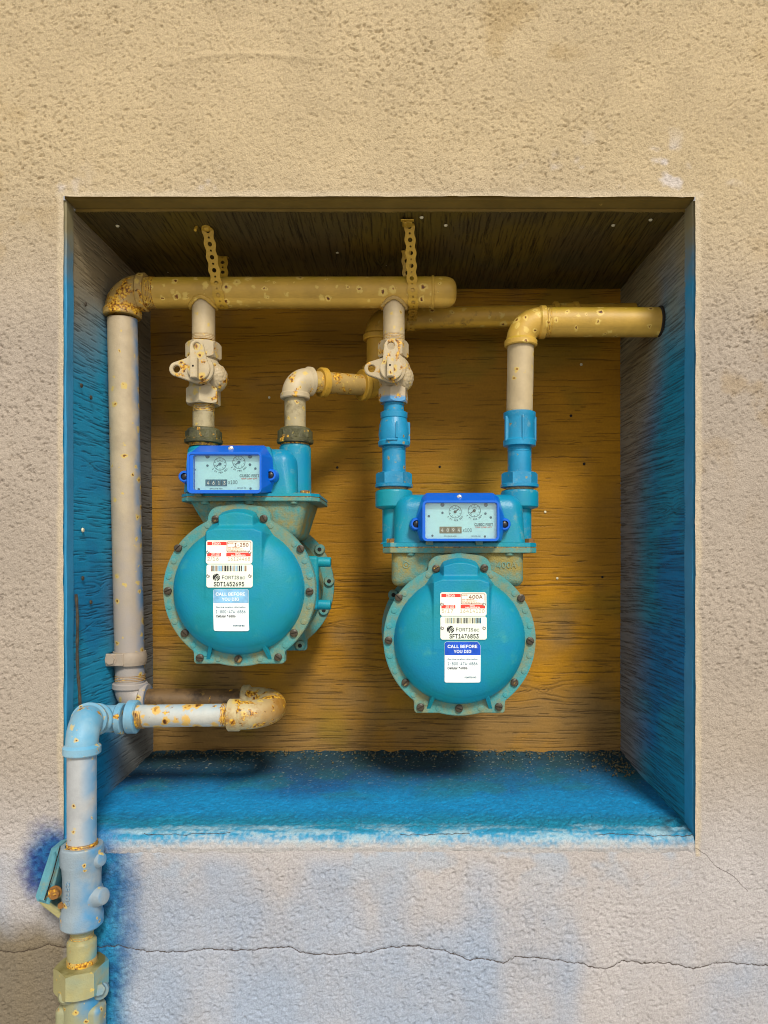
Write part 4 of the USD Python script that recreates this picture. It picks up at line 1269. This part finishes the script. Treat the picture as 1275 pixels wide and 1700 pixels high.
    obj('plate_gasket', slab(pp.buffer(-1.2), zmid - .9, zmid + .9), M_thread, mt)
    obj('body_plate', [slab(pp, zb + 1, zmid - .9), slab(pp.buffer(-1), zb, zb + 1)], M_flange, mt)
    for fx_ in (.18, .5, .82):
        x = A[0] + (B[0] - A[0]) * fx_
        obj('plate_bolt', lathe((x, 104, zb + .2), (0, 0, -1), [(0, 8), (3, 8), (5, 6)], 18), M_flange, mt)
    for x, t in d['rustbolts']:
        obj('plate_bolt', hexnut((x, t, zt), (0, 0, 1), 8, 9, .2, 1), M_rust, mt)
    # upper housing
    hx0, hy0, hx1 = d['hump']
    A2, B2 = P(hx0, hy0, 112), P(hx1, hy0, 112)
    hz = A2[2]
    obj('upper_housing', trimesh.convex.convex_hull(np.vstack(
        [ICO.vertices * 30 + [x, t, hz - 30] for x in (A2[0] + 30, B2[0] - 30) for t in (140, 232)] +
        [ICO.vertices * [18, 18, 3] + [x, t, zt + 1] for x in (A2[0] + 17, B2[0] - 17) for t in (124, 244)])), M_house, mt)
    # flat frame behind the index
    fr = pl(d['pad'], 108)
    obj('index_pad', bext(fr.buffer(-2).buffer(4, 5).buffer(-2), 103, 125, 2), M_house, mt)
    for sp in d['spouts']:
        X = P(sp['px'], 0, TV)[0]
        z1 = zz(sp['top'])
        if sp.get('lip'):
            zl = zz(sp['lip'])
            prof = [(0, sp['r2'] + 4), (4, sp['r2']), (zl - zt - 4, sp['r2']), (zl - zt, sp['r'] - 1.5), (zl - zt + 2, sp['r']), (z1 - zt - 5, sp['r']), (z1 - zt - 1.5, sp['r'] - 2), (z1 - zt, sp['r'] - 6)]
        else:
            prof = [(0, sp['r'] + 4), (5, sp['r'] + .6), (z1 - zt - 7, sp['r']), (z1 - zt - 2, sp['r'] - 2.5), (z1 - zt, sp['r'] - 7)]
        obj('spout', lathe((X, TV, zt - 1), (0, 0, 1), prof, 48), M_house, mt)
        if sp.get('web'):
            obj('spout_web', rbox(min(X, sp['web']), max(X, sp['web']), TV - 21, TV + 21, zt, (zl if sp.get('lip') else z1) - 2, 6), M_house, mt)

    # index: blue cover, dial plate, pane
    I = d['index']
    TI = 60.0
    fr0, fr1 = I['frame'][:2], I['frame'][2:]
    fa, fb = P(*fr0, TI), P(*fr1, TI)
    front = sbox(fa[0] + 8, fb[2] + 8, fb[0] - 8, fa[2] - 8).buffer(8, 8)
    basep = pl(I['base'], 100).buffer(-5).buffer(5, 6)
    pts = []
    for x, z in front.exterior.coords:
        pts += [(x, TI + 3, z), (x + (front.centroid.x - x) * .012, TI, z + (front.centroid.y - z) * .012)]
    for x, z in basep.exterior.coords:
        pts += [(x, 98, z), (x, 104, z)]
    hood = Mf(trimesh.convex.convex_hull(np.array(pts)))
    wa, wb = P(*I['win'][:2], TI), P(*I['win'][2:], TI)
    win = sbox(wa[0] + 4, wb[2] + 4, wb[0] - 4, wa[2] - 4).buffer(4, 6)
    hood = hood - Mf(ext(win, TI - 5, TI + 20))
    rim = Mf(ext(front, TI - 1.6, TI + 4)) - Mf(ext(front.buffer(-3.4), TI - 3, TI + 6))
    bo_ = []
    for ex, ey, er in I['ears']:
        e = P(ex, ey, 90)
        ke = k(90)
        hood = hood + Mf(lathe((e[0], 104, e[2]), (0, -1, 0), [(0, er * ke + 2), (10, er * ke), (18, er * ke), (19.5, er * ke - 1.5)], 30))
        hood = hood - Mf(lathe((e[0], 95, e[2]), (0, -1, 0), [(0, er * ke * .62), (14, er * ke * .62)], 24))
        bo_.append((e, er * ke))
    ic = obj('index_cover', [T(hood), T(rim)], M_index, mt, label='translucent blue plastic index cover')
    for e, er in bo_:
        obj('seal_plug', lathe((e[0], 96, e[2]), (0, -1, 0), [(0, er * .61), (8, er * .61), (9.5, er * .45), (10, er * .1)], 22), M_black, ic)
    sc = P(*I['screw'], 78)
    obj('screw', slot_bolt((sc[0], 80, sc[2]), 4.2, .6), M_screw, ic)
    for tx, ty in I['tabs']:
        A3 = P(tx, ty, 92)
        obj('clip', rbox(A3[0] - 6.5, A3[0] + 6.5, 82, 98, A3[2] - 4, A3[2] + 6, 1.5), M_flange, ic)
    TD = TI + 12
    dp = obj('dial_plate', bext(rrect(I['win'][0] - 1, I['win'][1] - 1, I['win'][2] + 1, I['win'][3] + 1, TD, 2), TD, TD + 4, .5), M_dialplate, mt)
    fm = flat_map(TD - .3)
    fm2 = flat_map(TD - .8)
    dark, ox, oy = [], *I['off']
    for (qx, qy), ang in zip(I['dials'], I['needles']):
        ring = Point(qx, qy).buffer(10.6, 24).difference(Point(qx, qy).buffer(9.9, 24))
        tk = [affinity.rotate(sbox(qx - .28, qy - 9.6, qx + .28, qy - 7.2), i * 36, origin=(qx, qy)) for i in range(10)]
        arrow = Point(qx, qy).buffer(5.6, 16).difference(Point(qx, qy).buffer(5.0, 16)).intersection(sbox(qx - 4, qy - 8, qx + 4, qy - 2.6))
        dl = obj('dial', px_poly(unary_union([ring, arrow, *tk]), fm, .35, 0), M_inkblue, dp)
        nd = unary_union([Point(qx, qy).buffer(2.4, 12), affinity.rotate(Polygon([(qx - .9, qy), (qx + .9, qy), (qx + .5, qy - 8.2), (qx - .5, qy - 8.2)]), ang, origin=(qx, qy))])
        obj('needle', px_poly(nd, fm2, .6, 0), M_inkblue if I['needle_dark'] else M_ink, dp)
        dark += arc_text('2 FT PER REV', qx, qy, 15.6, 2.5, -.95, .95)
    dark.append(('x100', *I['x100'], 6.2))
    dark.append((I['cubic'][0], *I['cubic'][1:4], 4.4, True))
    dark.append(('CPL250 & 400', *I['small'][0], 1.9))
    dark.append(('DP12A-00', *I['small'][1], 1.9))
    obj('lettering', place_text(dark, fm), M_inkblue, dp, smooth=False)
    obj('lettering', place_text([('TEMP COMP 60°F', *I['red'], 2.3)], fm), M_red, dp, smooth=False)
    obj('dots', px_poly(unary_union([Point(*q[:2]).buffer(q[2], 10) for q in I['dots']]), fm, .5, 0), M_inkblue, dp)
    obj('counter', px_poly(prect(*I['counter'], .4), fm, .6, 0), M_counter_a if I['needle_dark'] else M_counter_b, dp)
    x0, y0, x1, y1 = I['counter']
    digs = [(ch, x0 + (x1 - x0) * (i + .5) / 4 - 1.9 + (.8 if ch == '1' else 0), x0 + (x1 - x0) * (i + .5) / 4 + 1.9 - (.8 if ch == '1' else 0), y1 - 2.7, 5.4, True) for i, ch in enumerate(I['reading'])]
    obj('digits', place_text(digs, flat_map(TD - 1.1)), M_white, dp, smooth=False)
    # faint seams of the number wheels
    obj('wheel_gaps', px_poly(unary_union([sbox(x0 + (x1 - x0) * i / 4 - .35, y0 + 1, x0 + (x1 - x0) * i / 4 + .35, y1 - 1) for i in (1, 2, 3)]), flat_map(TD - 1.0), .3, 0), M_ink, dp)
    obj('window_pane', ext(win.buffer(-.3), TI + 3, TI + 4.2), M_pane, mt)

    # plates and sticker, laid on the dome
    tm_ = TF - 44

    def dome_map(px, py, lift):
        X_, Z_ = (np.asarray(px) - VX) * k(tm_), (VY - np.asarray(py)) * k(tm_)
        return np.stack([X_, TF - hgt(X_, Z_) - lift - 0.3, Z_], 1)

    def on(l0):
        return lambda px, py, lift: dome_map(px, py, lift + l0)

    R = d['rating']
    bx, by = R['at']                      # top left of the rating plate
    rp = obj('rating_plate', px_poly(prect(bx, by, bx + 77, by + 39, 4), dome_map, 1.4), M_white, mt)
    o = on(1.5)
    red = [prect(bx + 2, by + 2.4, bx + 34, by + 7.8), prect(bx + 2, by + 21, bx + 25, by + 26.5), prect(bx + 34, by + 20.6, bx + 74.5, by + 26.5)]
    obj('red_bars', px_poly(unary_union(red), o, .25, 4), M_red, rp, smooth=False)
    box_ = prect(bx + 34.5, by + 2, bx + 75, by + 19.5, 2)
    obj('box_outline', px_poly(box_.difference(box_.buffer(-.9)), o, .3, 4), M_brownprint, rp, smooth=False)
    obj('lettering', place_text([(R['model'], bx + R['mx'][0], bx + R['mx'][1], by + 10.2, 5.6, True)], o), M_brownprint, rp, smooth=False)
    obj('lettering', place_text([('MODEL', bx + 36, bx + 46, by + 6, 2.0), ('MAX PRESSURE', bx + 36.5, bx + 56, by + 12.6, 1.8), ('GAS AIR CAPACITY', bx + 36.5, bx + 62, by + 15.2, 1.8), ('FT³ PER REV @ 0.5 IN W.C.', bx + 36.5, bx + 67, by + 18, 1.8)], o), M_orange, rp, smooth=False)
    o2 = on(1.85)
    obj('lettering', place_text([('Itron', bx + 10, bx + 24, by + 7.2, 4.4, True), ('TEMP', bx + 9, bx + 15, by + 23.5, 2.0, True), ('COMP', bx + 16.5, bx + 23, by + 23.5, 2.0, True), ('60°F', bx + 9, bx + 15, by + 26, 1.9, True), ('BASE', bx + 16.5, bx + 23, by + 26, 1.9, True), ('SERIAL', bx + 49, bx + 58, by + 23.4, 2.2, True), ('NUMBER', bx + 42, bx + 66, by + 26, 2.0, True)], o2), M_white, rp, smooth=False)
    obj('lettering', place_text([(R['date'], bx + 2.5, bx + 21.5, by + 33.5, 5.6), (R['serial'], bx + R['sx'], bx + 73.5, by + 33.5, 5.6)], o), M_stamp, rp, smooth=False)
    bcx, bcy = R['bar']
    bp = obj('barcode_plate', px_poly(prect(bcx, bcy, bcx + 77, bcy + 38.5, 4), dome_map, 1.4), M_greenwhite, mt)
    rb = np.random.default_rng(d['seed'] + 77)
    bars, x = {0: [], 1: [], 2: []}, bcx + 8
    pals = ((M_ink, M_brownprint, M_stickerfaded) if d['seed'] == 1 else (M_ink, M_inkblue, M_stamp))
    while x < bcx + 67:
        w = rb.choice([.6, .9, 1.5, 2.0])
        bars[int(rb.integers(3))].append(sbox(x, bcy + 2.2, x + w, bcy + 11.4))
        x += w + rb.choice([.6, .8, 1.3])
    for q, mm in zip(bars.values(), pals):
        obj('barcode', px_poly(unary_union(q), o, .3, 0), mm, bp, smooth=False)
    # round leaf emblem: dark disc crossed by pale curved veins
    lx, ly = bcx + 16.8, bcy + 21.4
    disc = Point(lx, ly).buffer(6.1, 30)
    for (sx0, sr, sw) in ((5.5, 12.6, .85), (9.6, 14.2, .85), (13.8, 16, .8), (18.0, 18, .7)):
        q = Point(lx + sx0 + 1, ly + sx0 - 1.2).buffer(sr, 40)
        disc = disc.difference(q.boundary.buffer(sw / 2).intersection(Polygon([(lx - 5, ly + 7), (lx - 3, ly - 8), (lx + 7, ly - 8), (lx + 7, ly + .5), (lx, ly + 7)])))
    disc = disc.difference(Polygon([(lx + 5.5, ly - 5), (lx + 8, ly - 4), (lx + 7, ly + .3), (lx - 1.5, ly + 6.5), (lx - 2.5, ly + 5.6)]).buffer(.2).intersection(Point(lx + 8, ly + 5).buffer(8.4).boundary.buffer(.7)))
    obj('emblem', px_poly(disc, o, .3, 0), M_ink, bp, smooth=False)
    obj('lettering', place_text([('F', bcx + 26.2, bcx + 29.8, bcy + 24.6, 6.0), ('ORTIS', bcx + 30.6, bcx + 54.4, bcy + 24.6, 5.6), ('BC', bcx + 56.2, bcx + 64.4, bcy + 24.6, 4.2)], o), M_ink, bp, smooth=False)
    obj('lettering', place_text([(R['tag'], bcx + R['tx'][0], bcx + R['tx'][1], bcy + 36.2, 6.9, True)], o), M_ink, bp, smooth=False)
    for (rx, ry), par in (((bx + 3.2, by + 19.6), rp), ((bx + 73.0, by + 19.6), rp), ((bcx + 3.3, bcy + 19), bp), ((bcx + 72.6, bcy + 19), bp)):
        cpt = dome_map(np.array([rx]), np.array([ry]), np.array([1.4]))[0]
        obj('rivet', lathe(cpt, (0, -1, 0), [(0, 3.2), (1.0, 3.0), (1.8, 1.7), (1.6, 1.2), (.8, 1.0)], 18), M_screw, par)
    sx, sy, sw, sh = R['sticker']
    shape = prect(sx, sy, sx + sw, sy + sh, 3)
    if R['torn']:
        shape = shape.difference(Polygon([(sx + sw - 6, sy - 1), (sx + sw + 1, sy - 1), (sx + sw + 1, sy + 9), (sx + sw - 2, sy + 3.5)]))
    st = obj('sticker', px_poly(shape, dome_map, .7), M_sticker, mt, label='white notice sticker with a blue heading')
    o3, o4 = on(.75), on(1.1)
    obj('heading', px_poly(shape.intersection(sbox(sx - 1, sy - 1, sx + sw + 1, sy + sh * .325)).buffer(-.35), o3, .25, 4), M_stickerblue if R['torn'] else M_stickerfaded, st, smooth=False)
    obj('lettering', place_text([('CALL BEFORE', sx + sw * .08, sx + sw * .90, sy + sh * .148, 5.0, True), ('YOU DIG', sx + sw * .25, sx + sw * .735, sy + sh * .27, 5.0, True)], o4), M_sticker, st, smooth=False)
    obj('lettering', place_text([('1-800-474-6886', sx + sw * .08, sx + sw * .91, sy + sh * .567, 5.0), ('Gas line location information', sx + sw * .08, sx + sw * .91, sy + sh * .442, 2.7), ('FORTIS BC', sx + sw * .56, sx + sw * .88, sy + sh * .885, 2.3, True)], o3), M_inkblue, st, smooth=False)
    obj('lettering', place_text([('Cellular *6886', sx + sw * .08, sx + sw * .63, sy + sh * .665, 3.7, True)], o3), M_ink, st, smooth=False)
    return mt, cx2, fzw


COMMON_BOLTS = [(-39, -118), (41, -119), (-101, -70), (102, -69), (-118, 1), (117, 2), (-90, 71), (91, 71), (-65, 112), (-1, 114), (65, 111)]
NUBS = [26, 50, 66, 79, 103, 116, 140, 208, 220, 244, 257, 281, 294, 310, 334, 163, 197]
gas_meter(dict(
    label='smaller turquoise gas meter reading 4613, upper left, with a faded sticker', flange=(397, 980), seed=1, kind='bowl', yaw=.075, bz=0,
    bolts=COMMON_BOLTS, nubs=NUBS, backbolts=[(100, -70), (118, -10), (108, 45), (63, 112)],
    lower=(314, 832, 513, 878), plate=(297, 819, 529, 832), hump=(312, 742, 491), rustbolts=[(P(509, 0, 150)[0], 130), (P(523, 0, 170)[0], 190)],
    pad=[(312, 752), (330, 742), (448, 742), (463, 790), (452, 818), (306, 818)],
    spouts=[dict(px=338, top=741, r=29), dict(px=490, top=737, r=29.5)],
    index=dict(frame=(311, 750.5, 434.5, 819), win=(320.5, 755.5, 432, 813.5), base=[(332, 740), (440, 740), (452, 760), (455, 800), (449, 818), (314, 818), (308, 792), (314, 755)], ears=[(307, 791.5, 9.5), (449.5, 789, 10)],
               screw=(383, 745.2), tabs=[(331, 821), (414, 821)], off=(0, 0), dials=[(365.2, 770.2), (396.6, 767.3)], needles=[-122, -124], needle_dark=True,
               x100=(379, 394, 803.6), cubic=('CUBIC FEET', 398, 430.5, 792), red=(400, 427, 795.8), small=((348.5, 369, 812), (394, 408.5, 811)),
               counter=(341, 796, 377, 807), reading='4613', dots=[(344.5, 757.5, 3.6), (415, 757.5, 3.6), (344.5, 773, 2), (415, 771.5, 2.2), (323.2, 779.8, 1.8), (424, 778, 2), (330, 812, 2), (416, 811, 1.9)]),
    rating=dict(at=(341.8, 897), bar=(343, 936.8), model='I-250', mx=(47.5, 70.5), date='2/16', serial='16124468', sx=37, tag='SDT1452695', tx=(12.5, 63), sticker=(354, 978.5, 59, 69.5), torn=False)))
rm, _, _ = gas_meter(dict(
    label='larger turquoise gas meter reading 4094, lower right, with a bright blue-headed sticker', flange=(763, 1062), seed=2, kind='square', yaw=-.045, bz=0,
    bolts=COMMON_BOLTS, nubs=NUBS, backbolts=[(-104, -66)],
    lower=(650, 918, 870, 974), plate=(635, 901, 893, 918), hump=(654, 819, 872), rustbolts=[(P(650, 0, 128)[0], 126), (P(879, 0, 128)[0], 126)],
    pad=[(684, 870), (704, 822), (824, 822), (846, 870), (832, 899), (696, 899)],
    spouts=[dict(px=654, top=813, lip=842, r=35, r2=22, web=P(690, 0, TV)[0]), dict(px=862.5, top=813, lip=842, r=35, r2=22, web=P(835, 0, TV)[0])],
    index=dict(frame=(701.3, 831, 828.8, 898.3), win=(706, 834.7, 825, 894.3), base=[(708, 818.5), (818, 818.5), (828, 826), (840, 868), (832, 899), (698, 899), (688, 868), (700, 826)], ears=[(691.5, 870, 10), (837.3, 870.5, 10)],
               screw=(762.6, 825.5), tabs=[(713, 901), (795, 901)], off=(0, 0), dials=[(755.7, 849.6), (787.5, 847.7)], needles=[52, -124], needle_dark=False,
               x100=(768.3, 783.2, 883.2), cubic=('CUBIC FEET', 787.7, 818.5, 873), red=(789, 816.5, 876.4), small=((737, 757.5, 891), (783, 797.5, 891)),
               counter=(729.6, 874.4, 766.4, 885.4), reading='4094', dots=[(734.5, 838.2, 3.2), (806.5, 838.2, 3.2), (734.5, 851.4, 1.9), (806, 852.6, 2), (712, 857, 2), (814.8, 859, 2), (717.8, 889.3, 1.8), (805, 890.6, 1.8)]),
    rating=dict(at=(730.8, 983.4), bar=(731, 1023.2), model='400A', mx=(47.5, 70.5), date='5/17', serial='16414120', sx=33, tag='SFT1476853', tx=(15, 63.5), sticker=(738.2, 1065.3, 59.8, 68.5), torn=True)))
# cast lettering on the right meter's housing
obj('cast_lettering', place_text([('400A', 824.5, 857, 942.5, 9.2, True)], flat_map(102.2), 1.6), M_flange, rm, smooth=False)
_c = P(674, 938, 102)
obj('cast_mark', [weld_ring((_c[0], 102.0, _c[2]), (0, -1, 0), 5.5, .9, 8, 24), lathe((_c[0], 102.4, _c[2]), (0, -1, 0), [(0, 2.4), (1.4, 2)], 10)], M_flange, rm)
# side bracket with two pegs on the left meter
lm = '/World/gas_meter'
xb = P(526, 0, 190)[0]
z1, z0 = P(0, 923, 190)[2], P(0, 1012, 190)[2]
obj('side_bracket', rbox(xb - 34, xb + 4, 176, 204, z0, z1, 7), M_meter, lm)
for py in (933, 1004):
    z = P(0, py, 190)[2]
    obj('bracket_peg', [lathe((xb, 190, z), (1, 0, 0), [(0, 9.5), (26, 9.5), (27, 8.6)], 26)], M_house, lm)
    obj('peg_bore', lathe((xb + 26.5, 190, z), (1, 0, 0), [(0, 6), (.9, 5.8)], 20), M_hole, lm)

# ---------------------------------------------------------------- shut-off valve at the bottom left
TS = -36.0
X = b1[0]
sv = thing('shutoff_valve', 'pale blue cast shut-off valve with a rusty bolt, bottom left before the stucco', 'shut-off valve', P(134, 1540, TS))


def zs_(py):
    return P(0, py, TS)[2]


H = zs_(1402) - zs_(1537)
obj('body', lathe((X, TS, zs_(1537)), (0, 0, 1), [(0, 28), (4, 32.5), (20, 33), (23, 31.5), (H * .3, 30), (H * .62, 29), (H - 34, 30.5), (H - 28, 33), (H - 3, 33.5), (H, 31.5), (H, 25), (H - 4, 24)], 60), M_stop, sv)
obj('thread', threads((X, TS, zs_(1406)), (0, 0, 1), 23.6, 9), M_thread, sv)
for (px, py, r, l) in ((160, 1427, 11, 13), (160, 1488, 13.5, 17)):
    c0 = P(px, py, TS - 6)
    dd = unit((1, -.35, .18))
    obj('side_boss', lathe(c0 - dd * 8, dd, [(0, r + 13), (4, r + 8), (8, r + 4), (12, r + 1.5), (8 + l - 4, r), (8 + l - 1.5, r - 1.2), (8 + l, r - 4)], 32), M_stop, sv)
plate = pl([(87, 1407), (100, 1403), (104, 1420), (92, 1470), (84, 1500), (64, 1494), (61, 1486)], TS - 8)
cv = obj('side_cover', [bext(plate, TS - 14, TS + 22, 2.5), bext(plate.buffer(-6), TS - 19, TS - 13, 2)], M_stopplate, sv, label='sloping teal side cover')
obj('cover_lug', bext(pl([(62, 1492), (80, 1494), (106, 1512), (106, 1524), (98, 1523), (72, 1503)], TS - 8), TS - 12, TS + 24, 2), M_stopnut, sv, label='dark olive lower lip of the side cover')
obj('cover_seam', tube([P(100, 1405, TS - 22), P(88, 1450, TS - 22), P(74, 1494, TS - 22)], .9, 6), M_hole, cv)
c0 = P(91, 1481, TS - 22)
obj('bolt', [hexnut(c0, (0.25, -1, 0), 10, 8.5, .2, 2), lathe(c0 + [0, 1, 0], (0.25, -1, 0), [(0, 10), (2, 10)], 20)], M_rust, sv, label='rusty hexagon bolt')
obj('bolt', hexnut(P(102, 1502, TS - 20), (0.2, -1, 0), 5, 5, .5, 1.5), M_rust, sv)


# cast digits run up the body
def cyl_text(s, h, px, y0, y1):
    m = text(s, h, True)
    v = np.asarray(m.vertices).copy()
    w = v[:, 0].max() - v[:, 0].min()
    Zc = zs_(y0) + (v[:, 0] - v[:, 0].min()) / w * (zs_(y1) - zs_(y0))
    xx = P(px, 0, TS - 28)[0] - v[:, 1]
    r = 30.0 + v[:, 2] / .4 * 1.3
    dxx = np.clip((xx - X) / 30.0, -.98, .98)
    return trimesh.Trimesh(np.stack([X + r * dxx, TS - r * np.sqrt(1 - dxx ** 2), Zc], 1), m.faces, process=False)


obj('cast_lettering', cyl_text('60152', 7.0, 116, 1490, 1452), M_stop, sv, smooth=False)
# nipple, coupling, hex nut and the cock below
ln = thing('ground_pipe', 'yellowed coupling and large hexagon nut below the shut-off valve', 'gas pipe', P(135, 1650, TS))
obj('pipe', cyl((X, TS, zs_(1600)), (X, TS, zs_(1530)), 17.5), M_stopnut, ln)
obj('thread', threads((X, TS, zs_(1560)), (0, 0, 1), 18, 12), M_thread, ln)
obj('coupling', lathe((X, TS, zs_(1597)), (0, 0, 1), [(0, 21), (8, 22), (11, 22.5), (34, 22.5), (37, 21), (40, 17)], 44), M_stopnut, ln)
obj('rust_ring', lathe((X, TS, zs_(1599)), (0, 0, 1), [(0, 23.2), (5, 23.2), (9, 22.8), (11, 22)], 44), M_elbow_rust, ln)
obj('hex_nut', hexnut((X, TS - 2, zs_(1640)), (0, 0, 1), zs_(1597) - zs_(1640), 41, .35, 3), M_stopnut, ln)
obj('cock_body', [lathe((X, TS, zs_(1720)), (0, 0, 1), [(0, 26), (20, 30), (zs_(1638) - zs_(1720), 28)], 40), rbox(X - 36, X + 36, TS - 22, TS + 16, zs_(1760), zs_(1662), 10)], M_stop, ln)
obj('bolt', [hexnut(P(165, 1640, TS - 10), (.4, -1, .2), 10, 9, .1, 2), lathe(P(166, 1642, TS + 2), (.4, -1, .2), [(0, 14), (10, 13), (12, 10)], 22)], M_stop, ln)
obj('bolt', lathe(P(112, 1652, TS - 22), (0, -1, .3), [(0, 14), (8, 12), (12, 8), (13, 2)], 22), M_stop, ln)
obj('pipe', cyl((X, TS, zg), (X, TS, zs_(1715)), 22.4), M_lowvert, ln)

# ---------------------------------------------------------------- dirt on the sill
def build_grit():
    rng = np.random.default_rng(12)
    out = []
    for i in range(520):
        x = rng.uniform(-540, 466)
        t = 376 - abs(rng.normal(0, 26))
        if rng.random() < .3:
            x, t = 466 - abs(rng.normal(0, 40)), rng.uniform(240, 372)
        if t < 120:
            continue
        s = rng.uniform(.8, 2.4)
        z = np.interp(t, SILL_T[4:], SILL_Z[4:]) + rng.uniform(1.5, 4.5) + sm(t, 300, 370) * 2
        m = trimesh.creation.icosahedron()
        v = np.asarray(m.vertices) * s * rng.uniform(.5, 1.5, 3)
        out.append(trimesh.Trimesh(v + [x, t, z], m.faces, process=False))
    p = obj('sill_dirt', trimesh.util.concatenate(out), M_grit, kind='stuff')
    put(stage.GetPrimAtPath(p), 'dark gritty dirt gathered along the back edge of the blue sill', 'dirt')


build_grit()
